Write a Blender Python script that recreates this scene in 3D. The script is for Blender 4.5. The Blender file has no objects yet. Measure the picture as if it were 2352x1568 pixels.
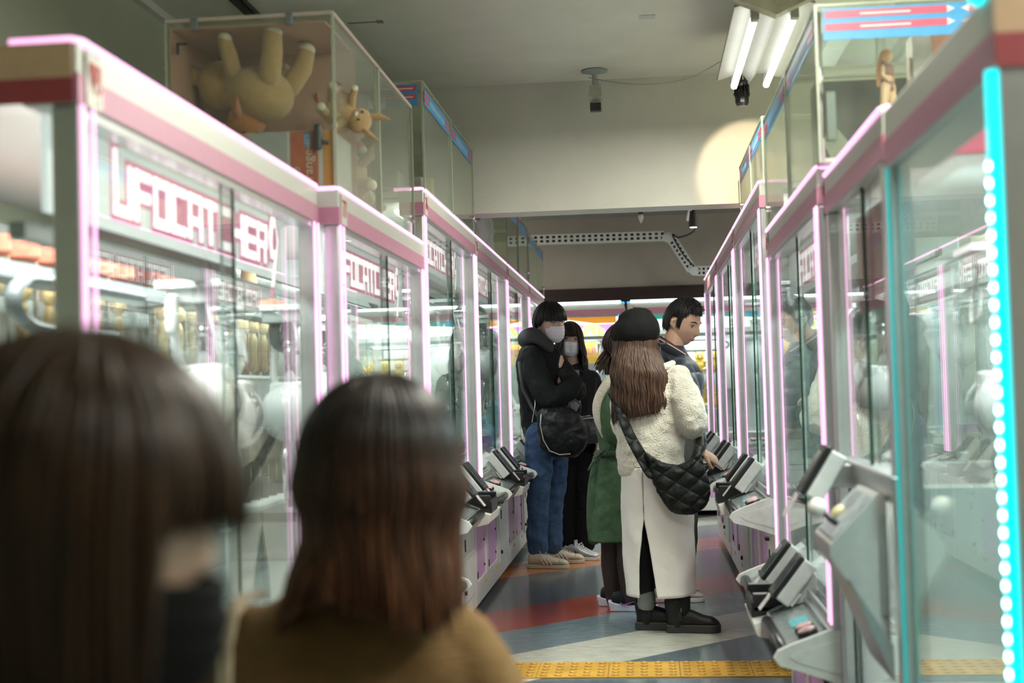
import bpy, bmesh, math, random
from math import pi, sin, cos, radians as RD
from mathutils import Vector as V, Matrix, Euler, noise
random.seed(7)
sc = bpy.context.scene
COL = sc.collection
# ------------------------------------------------------------------ camera
F, PX, PY, VX, VY, ROLL, CAMZ = 3100., 1176., 784., 1480., 890., .031, 1.2
_d = V((VX-PX, -(VY-PY), -F)).normalized()
_u = V((-ROLL, 1, 0)); _u = (_u-_d*_u.dot(_d)).normalized()
_r = _d.cross(_u)
MW = Matrix((_r, _d, _u))                       # camera axes -> world axes
cam = bpy.data.cameras.new('camera'); camo = bpy.data.objects.new('camera', cam); COL.objects.link(camo)
camo.matrix_world = Matrix.Translation((0, 0, CAMZ)) @ MW.to_4x4()
cam.sensor_width = 36.; cam.lens = F*36/2352; cam.clip_start = .05; cam.clip_end = 100
cam.dof.use_dof = True; cam.dof.focus_distance = 7.7; cam.dof.aperture_fstop = 2.5; cam.dof.aperture_blades = 9
sc.camera = camo
def P(x, y, Y):
    "point of the place seen at photo pixel x, y at distance Y down the aisle"
    w = MW @ V((x-PX, -(y-PY), -F)); return w*(Y/w.y)+V((0, 0, CAMZ))
# ------------------------------------------------------------------ world, exposure
w = bpy.data.worlds.new('world'); sc.world = w; w.use_nodes = True
w.node_tree.nodes['Background'].inputs[0].default_value = (.75, .85, .72, 1)
w.node_tree.nodes['Background'].inputs[1].default_value = .02
sc.view_settings.view_transform = 'Standard'; sc.view_settings.look = 'None'
sc.view_settings.gamma = 1; sc.view_settings.use_curve_mapping = False
sc.view_settings.exposure = 0.17
cy = sc.cycles
cy.max_bounces = 8; cy.diffuse_bounces = 3; cy.glossy_bounces = 4; cy.transmission_bounces = 4; cy.transparent_max_bounces = 36; cy.adaptive_threshold = .04
cy.caustics_reflective = False; cy.caustics_refractive = False; cy.sample_clamp_indirect = 3; cy.sample_clamp_direct = 12
cy.blur_glossy = .5
FL, LO = 0.0, -.23                              # upper floor, lower floor
E_IN, E_TUBE, E_STRIP, E_SIGN = 27.0, 23.0, 1.35, 1.0
def area(name, loc, rot, sx, sy, power, col=(1, 1, 1), parent=None, spread=None):
    l = bpy.data.lights.new(name, 'AREA'); l.shape = 'RECTANGLE'; l.size = sx; l.size_y = sy; l.energy = power; l.color = col
    if spread: l.spread = spread
    o = bpy.data.objects.new(name, l); COL.objects.link(o); o.location = loc; o.rotation_euler = rot; o.parent = parent
    return o
# ------------------------------------------------------------------ materials
MT = {}
def nodes(m): return m.node_tree.nodes, m.node_tree.links
def mat(name, col, rough=.5, metal=0., spec=.5, var=.06, scale=30., bump=0., bscale=200., emit=None, es=0., sheen=0., coat=0., stretch=None, alpha=None):
    if name in MT: return MT[name]
    m = bpy.data.materials.new(name); m.use_nodes = True; N, L = nodes(m); b = N['Principled BSDF']
    b.inputs['Roughness'].default_value = rough; b.inputs['Metallic'].default_value = metal
    b.inputs['Specular IOR Level'].default_value = spec
    tc = N.new('ShaderNodeTexCoord'); mp = N.new('ShaderNodeMapping'); L.new(tc.outputs['Object'], mp.inputs[0])
    if stretch: mp.inputs['Scale'].default_value = stretch
    n = N.new('ShaderNodeTexNoise'); n.inputs['Scale'].default_value = scale; n.inputs['Detail'].default_value = 4; L.new(mp.outputs[0], n.inputs[0])
    r = N.new('ShaderNodeValToRGB'); L.new(n.outputs[0], r.inputs[0])
    c = col
    r.color_ramp.elements[0].position = .3; r.color_ramp.elements[1].position = .7
    r.color_ramp.elements[0].color = (c[0]*(1-var), c[1]*(1-var), c[2]*(1-var), 1)
    r.color_ramp.elements[1].color = (min(1, c[0]*(1+var)), min(1, c[1]*(1+var)), min(1, c[2]*(1+var)), 1)
    L.new(r.outputs[0], b.inputs['Base Color'])
    if bump:
        n2 = N.new('ShaderNodeTexNoise'); n2.inputs['Scale'].default_value = bscale; n2.inputs['Detail'].default_value = 6; L.new(mp.outputs[0], n2.inputs[0])
        bm = N.new('ShaderNodeBump'); bm.inputs['Strength'].default_value = bump; bm.inputs['Distance'].default_value = .01
        L.new(n2.outputs[0], bm.inputs['Height']); L.new(bm.outputs[0], b.inputs['Normal'])
    if emit: b.inputs['Emission Color'].default_value = (*emit, 1); b.inputs['Emission Strength'].default_value = es
    if sheen: b.inputs['Sheen Weight'].default_value = sheen; b.inputs['Sheen Roughness'].default_value = .5
    if coat: b.inputs['Coat Weight'].default_value = coat; b.inputs['Coat Roughness'].default_value = .1
    MT[name] = m; return m
def glow(name, col, s, sample=True, base=.8):
    if name in MT: return MT[name]
    m = bpy.data.materials.new(name); m.use_nodes = True; N, L = nodes(m); b = N['Principled BSDF']
    b.inputs['Base Color'].default_value = (*[min(.8, c)*base/.8 for c in col], 1); b.inputs['Roughness'].default_value = .4
    n = N.new('ShaderNodeTexNoise'); n.inputs['Scale'].default_value = 8; mx = N.new('ShaderNodeMapRange')
    mx.inputs['To Min'].default_value = s*.85; mx.inputs['To Max'].default_value = s*1.15; L.new(n.outputs[0], mx.inputs[0]); L.new(mx.outputs[0], b.inputs['Emission Strength'])
    b.inputs['Emission Color'].default_value = (*col, 1)
    if not sample: m.cycles.emission_sampling = 'NONE'
    MT[name] = m; return m
def glassmat(name, tint=(.982, .994, .988), haze=0., hazecol=(.8, .85, .78), ior=1.45, rough=0.0, smear=.0):
    m = bpy.data.materials.new(name); m.use_nodes = True; N, L = nodes(m); N.remove(N['Principled BSDF']); out = N['Material Output']
    t = N.new('ShaderNodeBsdfTransparent'); t.inputs[0].default_value = (*tint, 1)
    g = N.new('ShaderNodeBsdfGlossy'); g.inputs['Roughness'].default_value = rough; g.inputs['Color'].default_value = (.97, 1, .98, 1)
    geo = N.new('ShaderNodeNewGeometry'); mr = N.new('ShaderNodeMapRange'); L.new(geo.outputs['Backfacing'], mr.inputs[0])
    mr.inputs['To Min'].default_value = ior; mr.inputs['To Max'].default_value = 1/ior
    f = N.new('ShaderNodeFresnel'); L.new(mr.outputs[0], f.inputs[0])
    mx = N.new('ShaderNodeMixShader'); L.new(f.outputs[0], mx.inputs[0]); L.new(t.outputs[0], mx.inputs[1]); L.new(g.outputs[0], mx.inputs[2])
    last = mx
    if haze:
        d = N.new('ShaderNodeBsdfDiffuse'); d.inputs[0].default_value = (*hazecol, 1)
        mx2 = N.new('ShaderNodeMixShader'); L.new(mx.outputs[0], mx2.inputs[1]); L.new(d.outputs[0], mx2.inputs[2]); last = mx2
        n = N.new('ShaderNodeTexNoise'); n.inputs['Scale'].default_value = 3.; n.inputs['Detail'].default_value = 5; tc = N.new('ShaderNodeTexCoord'); L.new(tc.outputs['Object'], n.inputs[0])
        m2 = N.new('ShaderNodeMapRange'); L.new(n.outputs[0], m2.inputs[0]); m2.inputs['To Min'].default_value = haze*.6; m2.inputs['To Max'].default_value = haze*1.4; L.new(m2.outputs[0], mx2.inputs[0])
    L.new(last.outputs[0], out.inputs[0]); MT[name] = m; return m
G = glassmat('clear_glass', haze=.006)
ACR = glassmat('clear_acrylic', tint=(.955, .97, .935), haze=.035)
ACRP = glassmat('pinkish_acrylic', tint=(.93, .86, .80), haze=.62, hazecol=(.62, .46, .37))
PLAS = glassmat('plastic_film', tint=(.9, .92, .9), haze=.3, hazecol=(.8, .82, .8), rough=.15)
BLI = glassmat('blister_plastic', tint=(.95, .97, .96), haze=.07, hazecol=(.8, .82, .8), rough=.05)
WHITE = mat('white_enamel', (.78, .79, .76), .3, var=.02)
HEADW = mat('header_white', (.60, .615, .55), .35, var=.02)
PINK = mat('header_pink', (.54, .24, .34), .4, var=.03)
PINKD = mat('deep_pink', (.55, .08, .17), .4, var=.05)
MAUVE = mat('mauve_panel', (.74, .42, .76), .35, var=.05)
ALU = mat('aluminium', (.62, .63, .63), .28, metal=.85, var=.04)
STEEL = mat('brushed_steel', (.45, .45, .44), .35, metal=.8, var=.08)
BLACK = mat('black_plastic', (.012, .013, .013), .3, var=.1)
BLKM = mat('matt_black', (.02, .02, .02), .6, var=.1)
SCREEN = mat('dark_screen', (.02, .022, .025), .1, var=.1)
LEDP = glow('pink_strip', (1, .47, .80), E_STRIP)
LEDC = glow('cyan_strip', (0, .75, .78), 1.7)
LEDF = glow('faint_cyan_strip', (0, .55, .55), .55)
LEDD = glow('cyan_diode', (.45, 1, 1), 14, False)
LEDB = glow('blue_strip', (.05, .45, 1), 1.3)
LEDW = glow('white_strip', (.9, .97, 1), 2.5)
SIGNW = glow('backlit_panel', (.78, .90, .84), .72, True, .3)
SIGNL = glow('backlit_letter', (1, 1, .98), 1.6, False, .3)
SIGNP = glow('backlit_pink', (.95, .27, .44), .62, False, .15)
TUBE = glow('tube_glow', (1, .985, .93), 3.5)
EDGE = mat('glass_edge', (.01, .05, .035), .2, var=.1)
MIRR = None
def mirror_mat():
    m = bpy.data.materials.new('tinted_mirror_panel'); m.use_nodes = True; N, L = nodes(m); b = N['Principled BSDF']
    b.inputs['Base Color'].default_value = (.66, .70, .68, 1); b.inputs['Roughness'].default_value = .02; b.inputs['Metallic'].default_value = .38
    n = N.new('ShaderNodeTexNoise'); n.inputs['Scale'].default_value = 4
    bp = N.new('ShaderNodeBump'); bp.inputs['Strength'].default_value = .02; L.new(n.outputs[0], bp.inputs['Height']); L.new(bp.outputs[0], b.inputs['Normal'])
    return m
MIRR = mirror_mat()
# ------------------------------------------------------------------ mesh helpers
class MB:
    def __init__(s): s.bm = bmesh.new()
    def box(s, x0, x1, y0, y1, z0, z1, M=None, bev=0.):
        r = bmesh.ops.create_cube(s.bm, size=1); vs = r['verts']
        for v in vs: v.co = V((x0+(v.co.x+.5)*(x1-x0), y0+(v.co.y+.5)*(y1-y0), z0+(v.co.z+.5)*(z1-z0)))
        if bev:
            es = list({e for v in vs for e in v.link_edges})
            rr = bmesh.ops.bevel(s.bm, geom=es, offset=bev, segments=2, affect='EDGES', profile=.5)
            vs = list({v for f in rr['faces'] for v in f.verts} | {v for v in vs if v.is_valid})
        if M:
            for v in vs: v.co = M @ v.co
        return s
    def ball(s, c, r, M=None, seg=20, rings=12):
        if not hasattr(r, '__len__'): r = (r, r, r)
        vs = bmesh.ops.create_uvsphere(s.bm, u_segments=seg, v_segments=rings, radius=1)['verts']
        for v in vs:
            q = V((v.co.x*r[0], v.co.y*r[1], v.co.z*r[2]))
            v.co = (M @ q if M else q)+V(c)
        return s
    def tube(s, pts, rad, seg=8, close=False, flat=1.0, ends=False, up=None):
        pts = [V(p) for p in pts]; n = len(pts)
        if not hasattr(rad, '__len__'): rad = [rad]*n
        if ends:                                    # hemispherical ends
            a = (pts[0]-pts[1]).normalized(); b = (pts[-1]-pts[-2]).normalized(); r0, r1 = rad[0], rad[-1]
            q = [(pts[0]+a*r0*k, r0*math.sqrt(max(0, 1-k*k))) for k in (.96, .8, .5)]
            e = [(pts[-1]+b*r1*k, r1*math.sqrt(max(0, 1-k*k))) for k in (.5, .8, .96)]
            pts = [i[0] for i in q]+pts+[i[0] for i in e]; rad = [i[1] for i in q]+list(rad)+[i[1] for i in e]; n = len(pts)
        t0 = (pts[1]-pts[0]).normalized(); ref = V(up) if up else (V((0, 0, 1)) if abs(t0.z) < .9 else V((1, 0, 0)))
        nrm = (ref-t0*ref.dot(t0)).normalized(); rings = []
        for i in range(n):
            t = (pts[(i+1) % n if close else min(i+1, n-1)]-pts[i-1 if (i or close) else 0])
            t = t.normalized() if t.length > 1e-9 else t0
            nrm = (nrm-t*nrm.dot(t)); nrm = nrm.normalized() if nrm.length > 1e-6 else t.orthogonal().normalized()
            b = t.cross(nrm)
            rings.append([s.bm.verts.new(pts[i]+(nrm*cos(2*pi*k/seg)*flat+b*sin(2*pi*k/seg))*rad[i]) for k in range(seg)])
        m = n if close else n-1
        for i in range(m):
            a, c = rings[i], rings[(i+1) % n]
            for k in range(seg): s.bm.faces.new((a[k], a[(k+1) % seg], c[(k+1) % seg], c[k]))
        if not close: s.bm.faces.new(rings[0][::-1]); s.bm.faces.new(rings[-1])
        return s
    def loft(s, rings, seg=28, power=2.0, sub=4, cap=True, dome=True):
        "rings: (cx,cy,cz, rx,ry, yaw, tiltx, tilty)"
        R = [tuple(list(r)+[0]*(8-len(r))) for r in rings]
        R = resample(R, sub)
        vr = []
        if dome:
            def sh(r, k, dz, q): return (r[0], r[1], r[2]+dz*k, r[3]*q, r[4]*q, *r[5:])
            a, b = R[0], R[-1]; sa = 1 if R[0][2] > R[-1][2] else -1; ra = min(a[3], a[4])*.6; rb = min(b[3], b[4])*.6
            R = [sh(a, ra*k, sa, math.sqrt(1-k*k)) for k in (.97, .75, .4)]+R+[sh(b, -rb*k, sa, math.sqrt(1-k*k)) for k in (.4, .75, .97)]
        for r in R:
            cyw, syw = cos(r[5]), sin(r[5]); ring = []
            for k in range(seg):
                a = 2*pi*k/seg; ca, sa_ = cos(a), sin(a)
                x = math.copysign(abs(ca)**(2/power), ca)*r[3]; y = math.copysign(abs(sa_)**(2/power), sa_)*r[4]
                ring.append(s.bm.verts.new((r[0]+x*cyw-y*syw, r[1]+x*syw+y*cyw, r[2]+x*r[6]+y*r[7])))
            vr.append(ring)
        for a, c in zip(vr, vr[1:]):
            for k in range(seg): s.bm.faces.new((a[k], a[(k+1) % seg], c[(k+1) % seg], c[k]))
        if cap: s.bm.faces.new(vr[0][::-1]); s.bm.faces.new(vr[-1])
        return s
    def prism(s, poly, a0, a1, axis='x', M=None):
        "poly of (u,v) extruded along axis from a0 to a1"
        def mk(u, v, a): return {'x': V((a, u, v)), 'y': V((u, a, v)), 'z': V((u, v, a))}[axis]
        A = [s.bm.verts.new(mk(u, v, a0)) for u, v in poly]; B = [s.bm.verts.new(mk(u, v, a1)) for u, v in poly]
        if M:
            for v in A+B: v.co = M @ v.co
        n = len(poly); s.bm.faces.new(A[::-1]); s.bm.faces.new(B)
        for k in range(n): s.bm.faces.new((A[k], A[(k+1) % n], B[(k+1) % n], B[k]))
        return s
    def lathe(s, prof, c=(0, 0, 0), seg=24, M=None):
        vr = []
        for r, z in prof:
            vr.append([s.bm.verts.new(((M @ V((r*cos(2*pi*k/seg), r*sin(2*pi*k/seg), z))) if M else V((r*cos(2*pi*k/seg), r*sin(2*pi*k/seg), z)))+V(c)) for k in range(seg)])
        for a, b in zip(vr, vr[1:]):
            for k in range(seg): s.bm.faces.new((a[k], a[(k+1) % seg], b[(k+1) % seg], b[k]))
        s.bm.faces.new(vr[0][::-1]); s.bm.faces.new(vr[-1]); return s
def resample(R, sub):
    out = []
    n = len(R)
    for i in range(n-1):
        p0, p1, p2, p3 = R[max(i-1, 0)], R[i], R[i+1], R[min(i+2, n-1)]
        for k in range(sub):
            t = k/sub
            out.append(tuple(.5*((2*b)+(-a+c)*t+(2*a-5*b+4*c-d)*t*t+(-a+3*b-3*c+d)*t**3) for a, b, c, d in zip(p0, p1, p2, p3)))
    out.append(R[-1]); return out
def obj(name, mb, m, parent=None, smooth=False, world=False):
    me = bpy.data.meshes.new(name); bm = mb.bm
    bmesh.ops.recalc_face_normals(bm, faces=bm.faces)
    if world and parent is not None:
        bmesh.ops.translate(bm, verts=bm.verts, vec=-parent.location) if not parent.parent else bmesh.ops.translate(bm, verts=bm.verts, vec=-(parent.location+parent.parent.location))
    bm.to_mesh(me); bm.free()
    if smooth:
        for p in me.polygons: p.use_smooth = True
    for k in (m if isinstance(m, (list, tuple)) else [m]): me.materials.append(k)
    o = bpy.data.objects.new(name, me); COL.objects.link(o)
    if parent: o.parent = parent
    return o
def tag(o, label=None, cat=None, group=None, kind=None):
    for k, v in (('label', label), ('category', cat), ('group', group), ('kind', kind)):
        if v: o[k] = v
    return o
def empty(name, loc, rz=0., label=None, cat=None, group=None):
    o = bpy.data.objects.new(name, None); COL.objects.link(o); o.location = loc; o.rotation_euler.z = rz; o.empty_display_size = .1
    return tag(o, label, cat, group)
KIDS = {}
def copy_tree(o, parent=None):
    c = o.copy(); COL.objects.link(c)
    if parent: c.parent = parent; c.matrix_parent_inverse = o.matrix_parent_inverse.copy()
    for ch in [k for k in list(bpy.data.objects) if k.parent == o]: copy_tree(ch, c)
    return c
def textmesh(s, size, ext=.001):
    cu = bpy.data.curves.new('lettering', 'FONT'); cu.body = s; cu.size = size; cu.extrude = ext; cu.align_x = 'CENTER'; cu.align_y = 'CENTER'
    o = bpy.data.objects.new('lettering', cu); COL.objects.link(o); dg = bpy.context.evaluated_depsgraph_get()
    me = bpy.data.meshes.new_from_object(o.evaluated_get(dg)); me.name = 'lettering'; bpy.data.objects.remove(o); return me
def text(name, s, size, m, loc, rot, parent, ext=.001, sx=1.):
    me = textmesh(s, size, ext); me.materials.clear(); me.materials.append(m)
    o = bpy.data.objects.new(name, me); COL.objects.link(o); o.location = loc; o.rotation_euler = rot; o.scale.x = sx; o.parent = parent; return o
def remesh(o, vox, smooth=3, disp=0., dscale=.1, tex=None):
    r = o.modifiers.new('remesh', 'REMESH'); r.mode = 'VOXEL'; r.voxel_size = vox; r.use_smooth_shade = True
    if smooth: s = o.modifiers.new('smooth', 'SMOOTH'); s.factor = .6; s.iterations = smooth
    if disp:
        t = bpy.data.textures.new('folds', 'CLOUDS'); t.noise_scale = dscale; t.noise_depth = 2
        d = o.modifiers.new('folds', 'DISPLACE'); d.texture = t; d.strength = disp; d.mid_level = .5; d.texture_coords = 'LOCAL'
    return o
# ------------------------------------------------------------------ room
def struct(name, mb, m): return tag(obj(name, mb, m), kind='structure')
def plaster(name, col, rough=.8):
    return mat(name, col, rough, var=.035, scale=5., bump=.15, bscale=60)
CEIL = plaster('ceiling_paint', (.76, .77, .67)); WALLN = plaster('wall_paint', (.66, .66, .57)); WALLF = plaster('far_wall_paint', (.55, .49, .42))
def floor_mat():
    m = bpy.data.materials.new('striped_vinyl_floor'); m.use_nodes = True; N, L = nodes(m); b = N['Principled BSDF']
    g = N.new('ShaderNodeNewGeometry'); sp = N.new('ShaderNodeSeparateXYZ'); L.new(g.outputs['Position'], sp.inputs[0])
    s = N.new('ShaderNodeMath'); s.operation = 'SUBTRACT'; L.new(sp.outputs[1], s.inputs[0]); L.new(sp.outputs[0], s.inputs[1])
    mr = N.new('ShaderNodeMapRange'); mr.inputs['From Min'].default_value = 0; mr.inputs['From Max'].default_value = 16; L.new(s.outputs[0], mr.inputs[0])
    r = N.new('ShaderNodeValToRGB'); r.color_ramp.interpolation = 'CONSTANT'; L.new(mr.outputs[0], r.inputs[0])
    gr = (.11, .14, .155); cr = (.50, .50, .42); bl = (.165, .21, .225); rd = (.34, .075, .05); dg = (.13, .14, .145); og = (.52, .20, .08)
    st = [(0, gr), (4.0, rd), (4.7, gr), (6.09, cr), (6.80, bl), (7.49, rd), (8.21, dg), (9.6, og), (10.35, bl), (11.3, cr), (12.0, dg), (13, rd), (13.7, bl)]
    e = r.color_ramp.elements
    e[0].color = (*gr, 1); e[1].position = st[1][0]/16; e[1].color = (*rd, 1)
    for p, c in st[2:]: q = e.new(p/16); q.color = (*c, 1)
    tc = N.new('ShaderNodeMapping'); L.new(g.outputs['Position'], tc.inputs[0]); tc.inputs['Scale'].default_value = (4, 22, 1); tc.inputs['Rotation'].default_value = (0, 0, .05)
    n = N.new('ShaderNodeTexNoise'); n.inputs['Scale'].default_value = 2.2; n.inputs['Detail'].default_value = 8; n.inputs['Roughness'].default_value = .7; L.new(tc.outputs[0], n.inputs[0])
    m2 = N.new('ShaderNodeMapRange'); m2.inputs['From Min'].default_value = .25; m2.inputs['From Max'].default_value = .75; m2.inputs['To Min'].default_value = .62; m2.inputs['To Max'].default_value = 1.4; L.new(n.outputs[0], m2.inputs[0])
    mx = N.new('ShaderNodeMix'); mx.data_type = 'RGBA'; mx.blend_type = 'MULTIPLY'; mx.inputs[0].default_value = 1; L.new(r.outputs[0], mx.inputs[6]); L.new(m2.outputs[0], mx.inputs[7])
    L.new(mx.outputs[2], b.inputs['Base Color'])
    n3 = N.new('ShaderNodeTexNoise'); n3.inputs['Scale'].default_value = 1.5; m3 = N.new('ShaderNodeMapRange'); L.new(n3.outputs[0], m3.inputs[0]); m3.inputs['To Min'].default_value = .12; m3.inputs['To Max'].default_value = .27
    L.new(m3.outputs[0], b.inputs['Roughness']); b.inputs['Specular IOR Level'].default_value = .6
    return m
FLOORM = floor_mat()
XL, XR, YB, YF, YW = -2.02, 2.6, -2.4, 13.56, 7.22
struct('floor', MB().box(-3.2, XR, 5.5, YF, -.3, 0), FLOORM)
struct('floor', MB().box(-3.2, XR, YB, 5.5, -.33, LO), FLOORM)
struct('trim_1', MB().box(-.92, .5, 5.485, 5.53, LO, .004), STEEL)
ZC = 2.86
struct('ceiling', MB().box(-3.2, XR, YB, YW+.2, ZC, ZC+.1), CEIL)
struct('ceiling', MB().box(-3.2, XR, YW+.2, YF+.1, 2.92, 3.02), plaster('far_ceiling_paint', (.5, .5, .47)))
struct('wall_front', MB().box(-3.2, XR, YW, YW+.2, 2.164, ZC), WALLN)
struct('wall_left', MB().box(XL-.1, XL, YB, YW, LO, ZC), plaster('left_wall_paint', (.50, .54, .42)))
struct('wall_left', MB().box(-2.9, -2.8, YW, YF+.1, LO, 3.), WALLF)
struct('wall_right', MB().box(XR, XR+.1, YB, YF+.1, LO, 3.), WALLN)
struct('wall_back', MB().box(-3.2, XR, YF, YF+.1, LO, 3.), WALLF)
struct('wall_rear', MB().box(-3.2, XR, YB-.1, YB, LO, ZC), WALLN)
struct('trim_2', MB().box(-2.8, XR, 13.46, 13.56, 1.95, 2.205), mat('dark_wood_beam', (.035, .014, .010), .4, var=.3, scale=6, stretch=(1, 1, 20)))
struct('trim_3', MB().box(XL, XL+.035, YB, YW, ZC-.035, ZC), WHITE)
# tactile paving: five-by-five domes per 30 cm tile
YEL = mat('yellow_tile', (.55, .30, .035), .4, var=.18, scale=9, bump=.2, bscale=40)
for k in range(6):
    x0 = -1.09+k*.301; mb = MB(); mb.box(x0, x0+.299, 5.66, 5.965, 0, .006, bev=.0015)
    if k < 6:
        for i in range(5):
            for j in range(5): mb.lathe([(.0125, .005), (.0125, .0085), (.010, .012), (.005, .0135), (.001, .0138)], (x0+.03+i*.06, 5.692+j*.06, 0), 12)
        n0 = len(mb.bm.faces)
        for i in range(5):
            for j in range(5): mb.lathe([(.0168, .0055), (.0168, .0064), (.013, .0066)], (x0+.03+i*.06, 5.692+j*.06, 0), 14)
        for f in list(mb.bm.faces)[n0:]: f.material_index = 1
    t = obj('tactile_tile', mb, [YEL, mat('worn_ring', (.20, .11, .02), .6, var=.3, scale=20)], smooth=False)
    tag(t, ['leftmost yellow studded tactile tile in the strip, tucked under the left machines', 'second yellow studded tactile tile from the left machines', 'third yellow studded tactile tile from the left of the strip across the aisle', 'fourth yellow studded tactile tile, in the middle of the aisle', 'fifth yellow studded tactile tile from the left, ahead of the black boots', 'last yellow studded tactile tile beside the right-hand machines'][k], 'tactile tile', 'yellow tactile tiles across the aisle')
# ------------------------------------------------------------------ crane game machines
LET = dict(U=[(0, 0, .2, 1.22), (0, 0, 1, .2), (.8, 0, 1, 1)], F=[(0, 0, .22, 1), (0, .8, 1, 1), (0, .4, .95, .6)], O=[(0, 0, .2, 1), (.8, 0, 1, 1), (0, 0, 1, .2), (0, .8, 1, 1)],
           C=[(0, 0, .22, 1), (0, 0, 1, .2), (0, .8, 1, 1)], A=[(0, 0, .2, 1), (.8, 0, 1, 1), (0, .8, 1, 1), (0, .32, 1, .5)], T=[(0, .8, 1, 1), (.38, 0, .62, 1)],
           H=[(0, 0, .2, 1), (.8, 0, 1, 1), (0, .4, 1, .6)], E=[(0, 0, .22, 1), (0, 0, 1, .2), (0, .8, 1, 1), (0, .4, 1, .58)], R=[(0, 0, .2, 1), (0, .8, 1, 1), (.8, .45, 1, 1), (0, .38, 1, .55), (.7, 0, .9, .45)])
def logo(parent, x0, x1, zc, h, y):
    n = 11; p = (x1-x0)/n; wd = p*.86; lt = MB(); pk = MB(); mg = .011
    z0 = zc-h/2
    for i, ch in enumerate('UFOCATCHER'):
        a = x0+i*p
        for q in LET[ch]:
            lt.box(a+q[0]*wd, a+q[2]*wd, y-.004, y-.002, z0+q[1]*h, z0+q[3]*h)
            pk.box(a+q[0]*wd-mg, a+q[2]*wd+mg, y-.002, y-.0004, z0+q[1]*h-mg, z0+q[3]*h+mg)
        if ch != 'U': pk.box(a-mg, a+p+.002, y-.0018, y-.0002, z0+(.0 if ch in 'OCER' else .35)*h, z0+h)
    a = x0+10*p
    def poly(k):
        c = [(0, .75), (.35, 1.28), (.72, 1.28), (1.05, .72), (.5, -.55), (.22, -.55), (.62, .18), (.25, .18)]
        cx, cz = .5, .5
        return [(a+((u-cx)*(1+k*1.1)+cx)*wd, z0+((v-cz)*(1+k)+cz)*h) for u, v in c]
    pk.prism(poly(.28), y-.0022, y-.0006, 'y'); lt.prism(poly(0), y-.0042, y-.0024, 'y')
    pk.prism([(a+.36*wd, z0+.62*h), (a+.5*wd, z0+1.0*h), (a+.66*wd, z0+1.0*h), (a+.8*wd, z0+.66*h), (a+.68*wd, z0+.42*h), (a+.42*wd, z0+.42*h)], y-.006, y-.0045, 'y')
    s1 = obj('letter_backing', pk, SIGNP, parent); s2 = obj('lettering', lt, SIGNL, parent)
HOSE = mat('ribbed_hose', (.72, .74, .73), .5)
GREYP = mat('grey_deck', (.26, .30, .29), .25, coat=.6, var=.15)
STICK_B = mat('teal_sticker', (.12, .42, .46), .4, var=.5, scale=60, stretch=(1, 5, 1)); STICK_O = mat('orange_sticker', (.75, .22, .04), .4, var=.1)
STICK_R = mat('pink_red_sticker', (.75, .25, .25), .4, var=.4, scale=50); STICK_Y = mat('yellow_sticker', (.68, .55, .10), .5); PAPER = mat('paper', (.72, .72, .70), .6)
CHROME = mat('chrome', (.7, .7, .7), .12, metal=1., var=.02)
UFOW = mat('crane_white', (.80, .82, .82), .18, var=.01, coat=.5)
def crane(root, x, y, zt, zb, kind=0, hx=.1, S=1.):
    c = obj('crane', MB().box(x-.075, x+.075, y-.07, y+.07, zt-.05, zt, bev=.006).box(x-.1, x+.1, y-.09, y+.09, zt-.012, zt+.006), UFOW, root)
    obj('pole', MB().tube([(x, y, zt-.05), (x, y, zb+.08)], .019, 16).tube([(x, y, zt-.1), (x, y, zt-.13)], .024, 16), CHROME, c, True)
    b = MB().ball((x-.045*S, y, zb), (.075*S, .088*S, .092*S), seg=28, rings=18).ball((x+.045*S, y, zb), (.075*S, .088*S, .092*S), seg=28, rings=18).box(x-.05*S, x+.05*S, y-.06*S, y+.06*S, zb-.05*S, zb+.1*S, bev=.012)
    obj('crane_head', b, UFOW, c, True)
    obj('chrome_band', MB().lathe([(.086*S, -.026), (.09*S, -.02), (.09*S, .02), (.086*S, .026)], (x, y, zb), 32, M=Matrix.Rotation(pi/2, 3, 'Y')), CHROME, c, True)
    for sg in (-1, 1):
        obj('claw', MB().tube([(x+sg*.05*S, y, zb-.07*S), (x+sg*.10*S, y, zb-.14*S), (x+sg*.075*S, y, zb-.25*S), (x+sg*.022*S, y, zb-.30*S)], .011, 8, flat=.5).box(x+sg*.022*S-.03, x+sg*.022*S+.03, y-.016, y+.016, zb-.312*S, zb-.300*S, bev=.003), CHROME, c, True)
    pts = [(x+hx, y+.04, zt-.03), (x+hx*.95, y+.05, zt-.12), (x+hx*.7, y+.06, zb+.26), (x+hx*.2, y+.06, zb+.12), (x, y+.03, zb+.06)]
    q = resample([tuple(p) for p in pts], 14); obj('ribbed_hose', MB().tube(q, [.015 if i % 2 else .0115 for i in range(len(q))], 10), HOSE, c, True)
    l = [(x-.06, y-.03, zt-.04), (x-.075, y-.05, zt-.12), (x-.05, y-.06, zt-.19), (x-.01, y-.05, zt-.17), (x-.005, y-.04, zt-.10)]
    obj('cable_loop', MB().tube(resample(l, 6), .006, 8), HOSE, c, True)
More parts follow.
